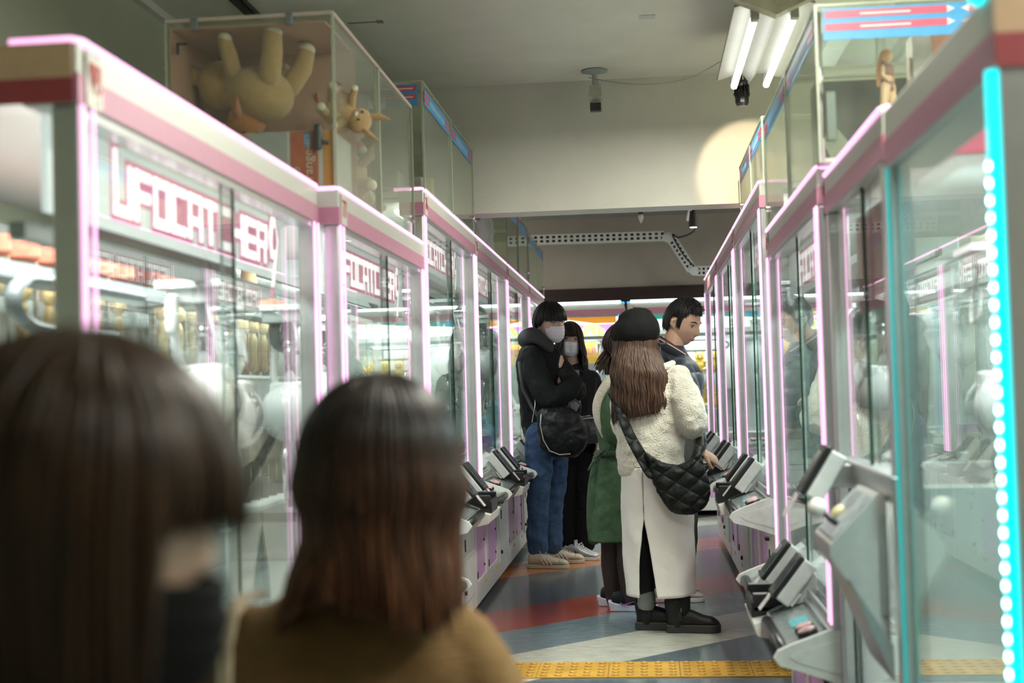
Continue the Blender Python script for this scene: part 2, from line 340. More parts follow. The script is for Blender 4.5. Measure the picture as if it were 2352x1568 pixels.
def machine(W=1.70, H=2.05, num='77', ledmat=None, cranes=((.35, .2), (1.2, .25)), sill=.74, back=True, sign=True, seed=0):
    rnd = random.Random(seed); LED = ledmat or LEDP
    root = empty('crane_game_machine', (0, 0, 0)); D = .86; HB = H-.11; e = .003
    # base cabinet
    b = MB(); rz0, rz1 = .17, .60
    A = [(.07, .52), (.60 if W > 1.6 else .58, 1.10 if W > 1.6 else W*.64)]
    b.box(.01, W-.01, .085, D, .05, sill-.06)
    xs = [.01, A[0][0], A[0][1], A[1][0], A[1][1], W-.01]
    for i in (0, 2, 4): b.box(xs[i], xs[i+1], .04, .085, .05, .70)
    for a in A: b.box(a[0], a[1], .04, .085, .05, rz0); b.box(a[0], a[1], .04, .085, rz1, .70)
    obj('cabinet', b, WHITE, root)
    for a in A: obj('recess_panel', MB().box(a[0]+e, a[1]-e, .050, .084, rz0+e, rz1-e), MAUVE, root)
    for a in A:
        for q in ((a[1]-.05, .36, .008), (a[1]-.05, .22, .008), (a[0]+.08, .20, .02)): obj('recess_bolt', MB().lathe([(q[2], 0), (q[2], .004), (.003, .006)], (q[0], .0495, q[1]), 12, M=Matrix.Rotation(pi/2, 3, 'X')), BLKM, root)
    dx0 = A[1][1]+.06; dx1 = W-.07
    d = obj('coin_door', MB().box(dx0, dx1, .032, .04, .14, .56, bev=.002).box(dx0+.01, dx1-.01, .0305, .0325, .36, .364), mat('door_white', (.70, .72, .70), .35), root)
    obj('lock', MB().box(dx0+.05, dx0+.11, .012, .03, .50, .512, bev=.003).lathe([(.012, 0), (.012, .01), (.004, .012)], (dx0+.05, .031, .2), 14, M=Matrix.Rotation(pi/2, 3, 'X')).box(dx0+.08, dx0+.09, .028, .031, .40, .46).box(dx0+.1, dx0+.11, .028, .031, .40, .46), BLACK, d)
    obj('warning_sticker', MB().box(A[0][1]-.13, A[0][1]-.05, .037, .0395, .125, .145), STICK_Y, root)
    obj('warning_sticker', MB().box(A[1][1]-.13, A[1][1]-.05, .037, .0395, .125, .145), STICK_Y, root)
    for q in ((.1, .14), (W-.13, .14), (.1, .75), (W-.13, .75)): obj('caster', MB().tube([(q[0], q[1], .026), (q[0]+.03, q[1], .026)], .025, 16), BLKM, root)
    # control panel
    prof = [(.038, .735), (-.135, .672), (-.15, .655), (-.135, .638), (.038, .575)]
    cp = obj('control_panel', MB().prism([(.038, .72), (-.125, .66), (-.125, .63), (.038, .60)], .03, W-.03), WHITE, root)
    for a0, a1 in ((0.004, .03), (W-.03, W-.004)):
        obj('end_cheek', MB().prism([(.038, .742), (-.12, .684), (-.155, .668), (-.168, .648), (-.15, .625), (-.10, .612), (.038, .565)], a0, a1).prism([(.02, .70), (-.10, .665), (-.12, .65), (-.10, .635), (.02, .60)], a0-.002, a1+.002), mat('moulded_white', (.74, .75, .70), .3), cp)
    def onp(u): return .72-(.038-u)*(.06/.163)                    # panel height at depth u
    obj('panel_plate', MB().prism([(.036, .722), (-.12, .664), (-.12, .667), (.036, .725)], .03, W-.03), GREYP, cp)
    for a0, a1 in ((.03, W*.36), (W*.62, W-.03)): obj('front_lip', MB().tube([(a0, -.133, .648), (a1, -.133, .648)], .019, 14), BLACK, cp, True)
    obj('tray_bracket', MB().prism([(-.11, .655), (-.175, .64), (-.165, .60), (-.10, .585)], W*.36, W*.62), mat('moulded_white', (.74, .75, .70)), cp)
    ang = math.atan2(.06, .163)
    def plate(x0, x1, u0, u1, m, nm='panel_sticker'): obj(nm, MB().prism([(u1, onp(u1)+.0066), (u0, onp(u0)+.0066), (u0, onp(u0)+.0082), (u1, onp(u1)+.0082)], x0, x1), m, cp)
    plate(.06, .20, .0, .03, STICK_R); plate(.22, .34, -.06, -.01, STICK_B); plate(W-.28, W-.05, .0, .032, STICK_O); plate(W-.42, W-.30, -.085, -.03, STICK_B); plate(W*.44, W*.54, .0, .03, PAPER)
    for bx in (.13, .20, W-.20, W-.13):
        u = -.055; bz = onp(u)+.006
        M = Matrix.Rotation(ang, 3, 'X')
        bt = obj('push_button', MB().lathe([(.031, 0), (.031, .012), (.028, .016)], (bx, u, bz), 24, M=M), BLACK, root, True)
        obj('button_cap', MB().lathe([(.026, .012), (.026, .019), (.018, .0215), (.002, .022)], (bx, u, bz), 24, M=M), mat('button_cap', (.72, .45, .45), .3, var=.35, scale=40), bt, True)
    # coin tray and two tilted displays
    tx = W*.49
    obj('coin_tray', MB().box(tx-.15, tx+.10, -.17, -.02, .672, .682, bev=.004).box(tx-.15, tx+.10, -.175, -.16, .64, .70, bev=.006).box(tx-.15, tx-.135, -.17, -.02, .66, .725, bev=.005).box(tx+.085, tx+.10, -.17, -.02, .66, .725, bev=.005).box(tx-.15, tx+.10, -.165, -.02, .635, .675), BLACK, cp)
    for ux in (tx-.235, tx+.175):
        M = Matrix.Translation((ux, -.055, .79)) @ Matrix.Rotation(RD(-38), 4, 'X')
        h = obj('display_unit', MB().box(-.062, .062, -.0, .05, -.08, .08, M=M, bev=.006).box(-.055, .055, .03, .06, -.07, -.02, M=M), mat('display_white', (.66, .67, .65), .35), root)
        obj('bezel', MB().box(-.062, .062, -.018, .002, -.082, .082, M=M, bev=.006), BLACK, h)
        obj('screen', MB().box(-.04, .04, -.0205, -.0175, -.06, .06, M=M), mat('lcd', (.09, .10, .11), .12, var=.2), h)
        obj('stand', MB().prism([(.03, .72), (-.05, .70), (-.055, .75), (.0, .80), (.03, .80)], ux-.035, ux+.035), mat('display_white', (.66, .67, .65)), h)
        obj('price_card', MB().box(-.03, .03, -.014, -.0115, -.145, -.083, M=M), mat('price_card', (.60, .55, .55), .4, var=.45, scale=55), h)
    # sill, posts, header
    obj('sill', MB().prism([(-.012, sill-.035), (.045, sill-.035), (.045, sill-.015), (.04, sill-.015), (.04, sill+.012), (.034, sill+.012), (.034, sill-.010), (.012, sill-.010), (.012, sill+.012), (.002, sill+.012), (.002, sill-.015), (-.012, sill-.015)], .03, W-.03), ALU, root)
    for a0, a1 in ((0.002, .046), (W-.046, W-.002)):
        obj('corner_post', MB().box(a0, a1, .0, .05, sill-.015, HB, bev=.006), ALU, root); obj('rear_post', MB().box(a0+.004, a1-.004, D-.05, D-.004, sill-.015, HB), ALU, root)
    for c in (.012, W-.012, .056, W-.056):
        obj('light_strip', MB().box(c-(.0038 if c in (.012, W-.012) else .0025), c+(.0038 if c in (.012, W-.012) else .0025), -.005 if .02 < c < W-.02 and c not in (.056, W-.056) else -.006, -.0005, sill+.0, HB-.0), LED, root)
    hd = obj('header', MB().box(.0, W, .0, .10, HB, H-.004, bev=.003), HEADW, root)
    obj('header_stripe', MB().box(.0-.0015, W+.0015, -.0022, .1, HB+.003, HB+.054), PINK, hd)
    obj('header_light', MB().tube([(.003, .12, H), (.003, .012, H), (.02, .0, H), (W-.02, .0, H), (W-.003, .012, H), (W-.003, .12, H)], .0075, 8), LED, hd, True)
    if num:
        pl = obj('number_plate', MB().box(.03, .10, -.0045, -.002, HB+.005, H-.012, bev=.001), mat('plate_cream', (.68, .66, .60), .4), root)
        text('digits', num, .075, mat('digit_red', (.50, .05, .04), .4), (.065, -.0055, HB+.052), (pi/2, 0, 0), pl, .0008, .75)
    obj('roof', MB().box(.0, W, .1, D, H-.03, H-.008), WHITE, root)
    # glazing
    zg0, zg1 = sill, HB-.012; mid = W*.53
    rl = MB().box(.046, W-.046, .004, .045, HB-.016, HB); obj('door_track', rl, ALU, root)
    for a0, a1, y0 in ((.046, mid+.03, .018), (mid-.03, W-.046, .028)):
        g = obj('glass_door', MB().box(a0, a1, y0, y0+.005, zg0, zg1), G, root)
        ex = a1 if a0 < .1 else a0
        obj('dark_edge', MB().box(ex-.0025, ex+.0025, y0-.001, y0+.006, zg0, zg1), EDGE if a0 < .1 else mat('pale_edge', (.30, .42, .38), .2), g)
    obj('door_clip', MB().box(mid+.02, mid+.05, .005, .02, zg0, zg0+.03), BLACK, root)
    for x in (.018, W-.023): obj('side_glass', MB().box(x, x+.004, .055, D-.055, zg0, zg1), G, root)
    # sign
    if sign:
        sg = obj('sign_panel', MB().box(.06, W-.06, .082, .094, H-.283, HB-.004), SIGNW, root)
        logo(sg, W*.205, W*.915, H-.197, .108, .082)
    # inside
    obj('play_field', MB().box(.03, W-.03, .06, D-.03, sill-.02, sill+.02).box(.05, .45, .08, .35, sill+.02, sill+.024), mat('deck_white', (.70, .74, .73), .3), root)
    obj('crane_rail', MB().box(.05, W-.05, .12, .15, H-.33, H-.30).box(.05, W-.05, D-.14, D-.11, H-.33, H-.30).box(.05, W-.05, .4, .5, H-.345, H-.31), mat('rail_grey', (.28, .30, .30), .4, metal=.3), root)
    obj('ceiling_panel', MB().box(.03, W-.03, .1, D-.02, H-.05, H-.035), WHITE, root)
    obj('cable_chain', MB().tube(resample([(W*.62, .30, H-.36), (W*.30, .30, H-.36), (W*.24, .30, H-.375), (W*.22, .30, H-.41), (W*.24, .30, H-.445), (W*.30, .30, H-.46), (W*.52, .30, H-.46)], 5), .019, 8, flat=.6), mat('chain_grey', (.16, .18, .18), .5, var=.3, scale=60, stretch=(1, .2, .2)), root, False)
    bp = obj('back_panel', MB().box(.02, W-.02, D-.02, D-.005, sill, HB), MIRR, root)
    for i, (cx, cyy) in enumerate(cranes): crane(root, cx, cyy, H-.33, H-.63-.04*((i+seed) % 2), hx=.1 if (i+seed) % 2 else -.1)
    lm = obj('lamp_tube', MB().tube([(.12, .13, H-.075), (W-.12, .13, H-.075)], .012, 8), glow('inner_tube', (.92, 1, .97), 6), root, True)
    area('interior_lamp', (W/2, .30, H-.062), (0, 0, 0), W-.2, .22, E_IN, (.92, 1., .985), root, spread=RD(165))
    return root
def rack(root, x, W=.5, sill=.74, h=.45):
    "white perforated prize rack standing in a machine"
    r = empty('prize_rack', (0, 0, 0)); 
    for a in (0, W): obj('upright', MB().prism([(0, 0), (.05, 0), (.03, h), (.005, h)], x+a, x+a+.05).box(x+a+.02, x+a+.03, -.004, .0, .04, h-.03), mat('rack_white', (.66, .72, .71), .4), r)
    for k in range(4): obj('cross_rail', MB().tube([(x, .03, .06+k*.11), (x+W+.05, .03, .06+k*.11)], .006, 8), CHROME, r, True)
    return r
MACH = []
def place(m, side, y0, W, lift, X, label, proto=None):
    m.location = (X, y0 if side == 'L' else y0+W, lift) if side != 'B' else (y0, X, lift)
    m.rotation_euler.z = {'L': pi/2, 'R': -pi/2, 'B': 0}[side]
    tag(m, label, 'arcade machine', {'L': 'crane game machines along the left of the aisle', 'R': 'crane game machines along the right of the aisle', 'B': 'crane game machines across the end of the aisle'}[side]); MACH.append(m)
def setnum(m, s):
    pl = [c for c in bpy.data.objects if c.parent == m and c.name.startswith('number_plate')][0]
    dg = [c for c in bpy.data.objects if c.parent == pl][0]
    me = textmesh(s, .075, .0008); me.materials.clear(); me.materials.append(MT['digit_red']); dg.data = me
PL = .89
m3 = machine(1.70, num='76', cranes=((.33, .2), (1.25, .3)), seed=1)
place(m3, 'L', 5.51, 1.7, FL, -PL, 'left crane game machine numbered 76, first on the raised floor past the step')
for k, (y, n, lab) in enumerate(((7.22, '75', 'pink-lit crane game machine on the left behind number 76, its control panel lit below'), (8.93, '74', 'left crane game machine whose front the man in the black jacket stands at'), (10.64, '73', 'farthest crane game machine on the left, at the end of the row'))):
    c = copy_tree(m3); place(c, 'L', y, 1.7, FL, -PL, lab); setnum(c, n)
m1 = machine(1.70, num='78', cranes=((1.12, .16), (1.45, .2)), seed=2)
place(m1, 'L', 2.20, 1.7, LO, -.945, 'nearest crane game machine on the left, biggest lettered sign, behind the two blurred heads')
m2 = machine(1.56, num='77', cranes=((.35, .25), (1.0, .3)), seed=3)
place(m2, 'L', 3.94, 1.56, LO, -.892, 'crane game machine numbered 77 on the left, carrying the clear box of tan plush toys')
R = m3
for k, (y, n, lab) in enumerate(((5.72, '64', 'crane game machine on the right just past the step'), (7.46, '65', 'crane game machine on the right that the man in navy is pointing at'), (9.20, '66', 'farthest crane game machine on the right before the end row'))):
    c = copy_tree(m3); place(c, 'R', y, 1.7, FL, .505, lab); setnum(c, n)
r3 = machine(1.62, num='63', cranes=((.3, .28), (1.15, .25)), seed=4)
place(r3, 'R', 3.93, 1.62, LO, .512, 'near right crane game machine with round buttons and two grey displays on its panel')
# heart sticker on the near left machine and cream and red side of its header
hs = empty('heart_sticker', (0, 0, 0), 0, 'worn silver sticker with a red heart on the corner of the nearest left machine', 'sticker')
hs.location = (-.945+.0035, 2.225, 1.765)
obj('foil', MB().box(0, .002, 0, .06, -.055, .045, bev=.0005), mat('worn_foil', (.45, .44, .40), .35, metal=.4, var=.6, scale=60), hs)
obj('heart', MB().prism([(.03+.02*(16*sin(t)**3)/16, .008+.022*(13*cos(t)-5*cos(2*t)-2*cos(3*t)-cos(4*t))/16) for t in [2*pi*i/28 for i in range(28)]], .0021, .0035), mat('heart_red', (.35, .05, .05), .5), hs)
ob = empty('header_end_panel', (-1.1, 2.197, 1.71), 0, 'cream and dark red striped end of the nearest left machine header', 'end panel')
obj('cream_half', MB().box(-.6, .148, -.003, -.001, .045, .105), mat('cream_orange', (.62, .42, .26), .5), ob); obj('red_half', MB().box(-.6, .148, -.003, -.001, .002, .045), mat('dark_red', (.36, .06, .07), .5), ob)
# end row
def back_machine(x0, W, label, first):
    m = machine(W, H=2.0, num=None, ledmat=LEDB, cranes=((W*.42, .22), (W*.9, .3)) if first else ((W*.6, .25),), seed=5, sign=False)
    place(m, 'B', x0, W, FL, 12.62, label); return m
BX = -.165
b1 = back_machine(BX-1.70, 1.70, 'end-row crane machine with the orange and teal sign behind the masked couple', True)
b2 = back_machine(BX+.03, 1.70, 'end-row crane machine numbered 3 with a teal sign, behind the beret', False)
tl = obj('top_light', MB().box(BX-1.7, BX-.03, -.004, .006, -.012, .014), LEDW, None); tl.location = (0, 12.61, 2.005); tl.parent = b1; tl.matrix_parent_inverse = Matrix.Translation(-b1.location)
tl = obj('top_light', MB().box(BX+.06, BX+1.73, -.004, .006, -.012, .014), LEDW, None); tl.location = (0, 12.61, 2.005); tl.parent = b2; tl.matrix_parent_inverse = Matrix.Translation(-b2.location)
def sgn(parent, W, cols):
    s = obj('sign_panel', MB().box(.06, W-.06, .06, .07, 1.805, 1.885), glow('back_sign_white', (1, .98, .93), 1.5), parent); return s
s1 = sgn(b1, 1.7, 0); s2 = sgn(b2, 1.7, 0)
def tri(par, pts, m): pts = [(u, 1.884-(1.88-v)*.34) for u, v in pts]; obj('sign_shape', MB().prism(pts, .055, .0585, 'y'), m, par)
OG = glow('sign_orange', (.80, .32, .03), .75); TG = glow('sign_teal', (.02, .45, .34), .55); YG = glow('sign_yellow', (1, .62, .05), 1.1)
tri(s1, [(1.0, 1.87), (1.62, 1.87), (1.62, 1.68), (1.42, 1.68)], OG); tri(s1, [(.68, 1.83), (.80, 1.84), (.72, 1.76), (.62, 1.76)], TG); tri(s1, [(.80, 1.79), (.90, 1.85), (.92, 1.77)], YG); tri(s1, [(.85, 1.70), (.97, 1.70), (.93, 1.65), (.83, 1.66)], YG)
tri(s2, [(.06, 1.87), (.95, 1.87), (.55, 1.78), (.06, 1.70)], TG)
text('lettering', 'SEGA', .048, glow('sign_blue', (.05, .25, .9), .9), (.15, .052, 1.858), (pi/2, 0, 0), s2, .001, 1.1)
pl = obj('number_plate', MB().box(.015, .09, -.0045, -.002, 1.90, 1.975), mat('plate_cream', (.68, .66, .60)), b2); text('digits', '3', .075, mat('digit_orange', (.72, .35, .08), .4), (.0525, -.0055, 1.938), (pi/2, 0, 0), pl, .0008)
# right foreground machines: joystick machine and the cyan-lit one
def joy_machine():
    W, H, sill = .95, 2.02, 1.225
    r = empty('crane_game_machine', (0, 0, 0)); D = .84; HB = H-.11
    obj('cabinet', MB().box(.01, W-.01, .03, D, .05, .34).box(.01, .05, .03, D, .34, 1.20).box(W-.05, W-.01, .03, D, .34, 1.20), WHITE, r)
    obj('lower_glass', MB().box(.05, W-.05, .035, .04, .34, 1.165), G, r)
    obj('sill', MB().box(0, W, -.01, .05, sill-.06, sill, bev=.004), STEEL, r); obj('lower_rail', MB().box(0, W, -.006, .05, .32, .345), STEEL, r)
    for a0, a1 in ((.002, .05), (W-.06, W-.002)): obj('corner_post', MB().box(a0, a1, 0, .06, .3, HB, bev=.008), ALU, r)
    hd = obj('header', MB().box(0, W, 0, .1, HB, H-.004, bev=.003), HEADW, r); obj('header_stripe', MB().box(-.001, W+.001, -.0022, .1, HB+.003, HB+.054), PINK, hd)
    obj('header_light', MB().tube([(.003, .12, H), (.003, .012, H), (.02, 0, H), (W-.02, 0, H), (W-.003, .012, H), (W-.003, .3, H)], .0075, 8), LEDP, hd, True)
    obj('side_stripe', MB().box(W+.0015, W+.004, -.001, .5, HB+.003, HB+.052), PINKD, r); obj('side_cap', MB().box(W+.0002, W+.0014, .0, .5, HB, H-.004), HEADW, r)
    for a0, a1, y0 in ((.05, W*.55, .018), (W*.49, W-.06, .03)):
        g = obj('glass_door', MB().box(a0, a1, y0, y0+.005, sill, HB), G, r); ex = a1 if a0 < .1 else a0
        obj('dark_edge', MB().box(ex-.004, ex+.004, y0-.001, y0+.006, sill, HB), EDGE, g)
    for x in (.018, W-.023): obj('side_glass', MB().box(x, x+.004, .06, D-.05, .35, HB), G, r)
    obj('back_panel', MB().box(.02, W-.02, D-.02, D-.005, .35, HB), MIRR, r); obj('play_field', MB().box(.05, W-.05, .06, D-.03, .5, .54), mat('deck_white', (.70, .74, .73)), r)
    obj('roof', MB().box(0, W, .1, D, H-.03, H-.008), WHITE, r); obj('ceiling_panel', MB().box(.03, W-.03, .1, D-.02, H-.05, H-.035), WHITE, r)
    obj('poster', MB().box(.1, W*.8, .07, .074, 1.62, 1.88), mat('pink_poster', (.72, .28, .34), .5, var=.5, scale=7), r)
    crane(r, W*.3, .4, H-.25, 1.35)
    area('interior_lamp', (W/2, .35, H-.062), (0, 0, 0), W-.2, .3, E_IN*.7, (.92, 1., .96), r, spread=RD(165))
    # joystick console: wedge hung on the front, near the viewer's end
    c = obj('console', MB().prism([(-.012, 1.18), (-.03, 1.185), (-.135, 1.075), (-.137, 1.05), (-.125, 1.03), (-.012, .86)], W-.33, W-.06), mat('console_grey', (.50, .50, .48), .35), r)
    M = Matrix.Translation((0, -.083, 1.131)) @ Matrix.Rotation(RD(46), 4, 'X')
    obj('console_plate', MB().box(W-.315, W-.075, -.062, .062, -.001, .003, M=M), mat('console_plate', (.35, .38, .40), .3, var=.5, scale=25), c)
    j = obj('joystick', MB().tube([V((W-.15, -.10, 1.105)), V((W-.15, -.135, 1.135))], .007, 10), BLACK, r, True); obj('ball_top', MB().ball((W-.15, -.150, 1.148), .022), mat('ball_ivory', (.75, .73, .66), .25), j, True)
    obj('push_button', MB().lathe([(.021, 0), (.021, .01), (.01, .016), (.001, .017)], (W-.24, -.09, 1.125), 20, M=Matrix.Rotation(RD(46), 3, 'X')), mat('button_yellow', (.72, .62, .35), .3), r, True)
    obj('lock', MB().box(W-.059, W-.055, -.03, -.016, .92, 1.14), STEEL, c)
    obj('under_tray', MB().prism([(-.10, 1.0), (-.012, .86), (-.012, .78)], W-.36, W-.03), STEEL, r)
    M = Matrix.Translation((W-.60, -.095, 1.20)) @ Matrix.Rotation(RD(-32), 4, 'X')
    h = obj('display_unit', MB().box(-.055, .055, 0, .045, -.065, .07, M=M, bev=.006), mat('display_white', (.66, .67, .65)), r); obj('bezel', MB().box(-.055, .055, -.016, .002, -.068, .074, M=M, bev=.006), BLACK, h); obj('screen', MB().box(-.036, .036, -.0185, -.0155, -.05, .055, M=M), mat('lcd', (.09, .10, .11)), h)
    obj('stand', MB().box(W-.63, W-.57, -.08, .0, 1.16, 1.22, bev=.004), STEEL, h); obj('price_card', MB().box(-.03, .03, -.016, -.013, -.14, -.07, M=M), MT['price_card'], h)
    return r
jm = joy_machine(); place(jm, 'R', 2.965, .95, LO, .53, 'crane game machine on the right with an ivory ball joystick on a grey wedge console')
def cyan_machine():
    W, H = .88, 1.985; D = .84; HB = H-.122
    r = empty('crane_game_machine', (0, 0, 0))
    obj('cabinet', MB().box(.01, W-.01, .03, D, .05, .42), WHITE, r); 
    for a0, a1 in ((.002, .035), (W-.035, W-.002)): obj('corner_post', MB().box(a0, a1, .004, .045, .42, HB), ALU, r); obj('rear_post', MB().box(a0, a1, D-.05, D-.01, .42, HB), ALU, r)
    for c in (W-.012, .02):
        s = obj('light_strip', MB().box(c-.008 if c > .1 else c-.004, c+.008 if c > .1 else c+.004, -.012 if c > .1 else -.003, .002, .42, HB), LEDC if c > .1 else LEDF, r)
        if c > .1:
            dd = MB()
            for k in range(54): dd.ball((c, -.013, .43+k*.0245), (.0058, .003, .006), seg=8, rings=6)
            obj('diode', dd, LEDD, s)
    hd = obj('header', MB().box(0, W, 0, .1, HB, H-.004, bev=.003), HEADW, r); obj('header_stripe', MB().box(-.001, W+.001, -.0022, .1, HB+.003, HB+.056), PINK, hd); obj('side_band', MB().box(W+.0012, W+.004, -.002, .5, HB+.002, HB+.05), mat('dark_red', (.36, .06, .07)), hd); obj('side_cream', MB().box(W+.0012, W+.004, -.002, .5, HB+.05, H-.005), mat('cream_orange', (.62, .42, .26)), hd)
    obj('header_light', MB().tube([(W+.001, .5, H+.004), (W+.001, .03, H+.004), (W-.02, -.002, H+.004), (W-.08, -.004, H)], .012, 10), LEDC, hd, True)
    obj('front_glass', MB().box(.035, W-.035, .012, .018, .42, HB), G, r)
    for x in (.01, W-.014): obj('side_glass', MB().box(x, x+.004, .05, D-.05, .42, HB), G, r)
    obj('roof', MB().box(0, W, .1, D, H-.03, H-.008), WHITE, r); obj('play_field', MB().box(.03, W-.03, .05, D-.03, .42, .46), mat('deck_white', (.7, .74, .73)), r)
    obj('back_panel', MB().box(.02, W-.02, D-.02, D-.005, .42, HB), MIRR, r)
    crane(r, W*.3, .45, H-.2, 1.42)
    area('interior_lamp', (W/2, .4, H-.06), (0, 0, 0), W-.2, .3, E_IN*.6, (.62, 1., .97), r, spread=RD(165))
    return r
cm = cyan_machine(); place(cm, 'R', 1.935, .88, LO, .505, 'nearest crane game machine on the right, edged with a bright cyan light strip')
# ------------------------------------------------------------------ display cases on top of the machines
STB = mat('blue_sticker', (.06, .32, .62), .4, var=.05); STR = mat('red_sticker', (.55, .10, .16), .4, var=.05); STWH = mat('white_sticker', (.75, .72, .70), .4)
CLIP = mat('grey_clip', (.22, .25, .25), .4, metal=.3)
def case(name, X0, X1, Y0, Y1, z0, z1, label, panes=3, front=None, glassm=None, band=True, side=1, doors=2, nearband=False):
    "clear box; side=+1 when its aisle face is at X1, -1 when at X0"
    r = empty(name, ((X0+X1)/2, (Y0+Y1)/2, z0), 0, label, 'display case', 'clear display cases standing on the machines'); g = glassm or ACR
    cx, cyy = (X0+X1)/2, (Y0+Y1)/2; x0, x1, y0, y1, h = X0-cx, X1-cx, Y0-cyy, Y1-cyy, z1-z0
    obj('base_tray', MB().box(x0, x1, y0, y1, .0, .014, bev=.003), mat('acrylic_base', (.45, .47, .42), .3), r)
    ax = x1-.004 if side > 0 else x0; bx = x0 if side > 0 else x1-.004
    obj('near_pane', MB().box(x0+.004, x1-.004, y0, y0+.004, .014, h), g, r); obj('far_pane', MB().box(x0+.004, x1-.004, y1-.004, y1, .014, h), g, r)
    obj('aisle_pane', MB().box(ax, ax+.004, y0+.004, y1-.004, .014, h), g, r); obj('rear_pane', MB().box(bx, bx+.004, y0+.004, y1-.004, .014, h), g, r)
    obj('top_pane', MB().box(x0, x1, y0, y1, h, h+.004), g, r)
    ep = MB()
    for X in (x0, x1): 
        for Y in (y0, y1): ep.box(X-.004, X+.004, Y-.004, Y+.004, .0, h+.005)
    for k in range(1, doors): Yk = y0+(y1-y0)*k/doors; ep.box(ax-.003, ax+.009, Yk-.012, Yk+.012, .0, h); ep.box(ax-.003, ax+.007, Yk-.05, Yk-.046, 0, h)
    ep.box(x0, x1, y0-.003, y0+.003, h, h+.006); ep.box(ax-.003, ax+.007, y0, y1, h, h+.006)
    obj('frame', ep, mat('acrylic_edge', (.42, .48, .36), .25, coat=.5), r)
    obj('lock', MB().lathe([(.012, 0), (.012, .012), (.003, .016)], (ax+.004, y1-.06, .08), 16, M=Matrix.Rotation(pi/2*side, 3, 'Y')), CHROME, r)
    if band:
        for k in range(doors):
            a0 = y0+(y1-y0)*k/doors+.04; a1 = y0+(y1-y0)*(k+1)/doors-.05; xo = ax+.0045 if side > 0 else ax-.0025
            m = MB().box(xo, xo+.002, a0, a1, h-.085, h-.02); n0 = len(m.bm.faces)
            for zz in (h-.072, h-.048): 
                for (p, q) in ((a0, a0+.13), (a1-.13, a1)): m.box(xo-.0008, xo+.0028, p, q, zz, zz+.016)
            for f in list(m.bm.faces)[n0:]: f.material_index = 1
            n0 = len(m.bm.faces)
            for q in range(14): u = a0+.15+q*(a1-a0-.30)/14; m.box(xo-.0008, xo+.0028, u, u+(a1-a0-.30)/14*.6, h-.066, h-.040)
            for f in list(m.bm.faces)[n0:]: f.material_index = 2
            obj('sticker_band', m, [STB, STR, mat('pale_sticker', (.30, .48, .62), .5)], r)
    if nearband:
        m = MB().box(x0+.02, x1-.02, y0-.003, y0-.0005, h-.098, h-.008); n0 = len(m.bm.faces); mid = 0
        for zz in (h-.036, h-.072):
            for (p, q, t) in ((x0+.025, mid-.03, 1), (mid+.03, x1-.025, -1)):
                m.box(p, q, -.001+y0-.0035, y0-.0032, zz, zz+.021)
        for f in list(m.bm.faces)[n0:]: f.material_index = 1
        n0 = len(m.bm.faces)
        for zz in (h-.036, h-.072):
            for sg in (-1, 1): m.prism([(sg*.03, zz), (sg*.03, zz+.021), (sg*.008, zz+.0105)], y0-.0056, y0-.0046, 'y'); m.box(sg*.2-.07, sg*.2+.07, y0-.0056, y0-.0046, zz+.007, zz+.012)
        for f in list(m.bm.faces)[n0:]: f.material_index = 2
        obj('sticker_band', m, [STB, STR, STWH], r)
    return r
def plush(name, c, s, yaw, label, col, pitch=0., group='tan plush toys in the clear case', cat='plush toy', tipcol=(.80, .78, .60)):
    fm = mat('plush_'+name+str(int(col[0]*99)), col, .9, var=.08, scale=40, bump=.5, bscale=300, sheen=.5); r = empty(name, c, yaw, label, cat, group); r.rotation_euler.x = pitch; r.scale = (s, s, s)
    b = MB().ball((0, 0, .12), (.115, .10, .13), seg=24, rings=16).ball((0, -.0, .30), (.10, .092, .095), seg=24, rings=16).ball((0, 0, .21), (.09, .08, .07))
    o = obj('body', b, fm, r, True); rm = o.modifiers.new('remesh', 'REMESH'); rm.mode = 'VOXEL'; rm.voxel_size = .008; rm.use_smooth_shade = True; sm = o.modifiers.new('s', 'SMOOTH'); sm.iterations = 6; sm.factor = .6
    for sg in (-1, 1):
        obj('ear', MB().tube([(sg*.05, 0, .35), (sg*.09, .0, .43), (sg*.10, 0, .50)], [.032, .04, .012], 14, flat=.6, ends=True), fm, r, True)
        a = obj('leg', MB().tube([(sg*.06, -.06, .05), (sg*.09, -.14, .045), (sg*.10, -.2, .06)], [.04, .038, .034], 14, ends=True), fm, r, True); obj('paw_pad', MB().ball((sg*.10, -.215, .062), (.033, .024, .034)), mat('pale_felt', tipcol, .9, sheen=.4), a, True)
        a = obj('arm', MB().tube([(sg*.08, -.04, .2), (sg*.14, -.09, .19), (sg*.17, -.13, .2)], [.032, .03, .026], 12, ends=True), fm, r, True); obj('paw_pad', MB().ball((sg*.174, -.142, .2), (.025, .018, .025)), mat('pale_felt', tipcol, .9), a, True)
    obj('eye', MB().ball((-.035, -.088, .32), (.009, .006, .012)).ball((.035, -.088, .32), (.009, .006, .012)), BLACK, r, True)
    obj('muzzle', MB().ball((0, -.09, .285), (.022, .016, .014)), mat('pale_felt', tipcol, .9), r, True)
    return r
def carton(name, c, d, m, label, group=None, yaw=0., cat='box', extra=None):
    r = empty(name, c, yaw, label, cat, group); obj('box_body', MB().box(-d[0]/2, d[0]/2, -d[1]/2, d[1]/2, 0, d[2], bev=.002), m, r)
    if extra: extra(r)
    return r
TAN = (.60, .40, .17)
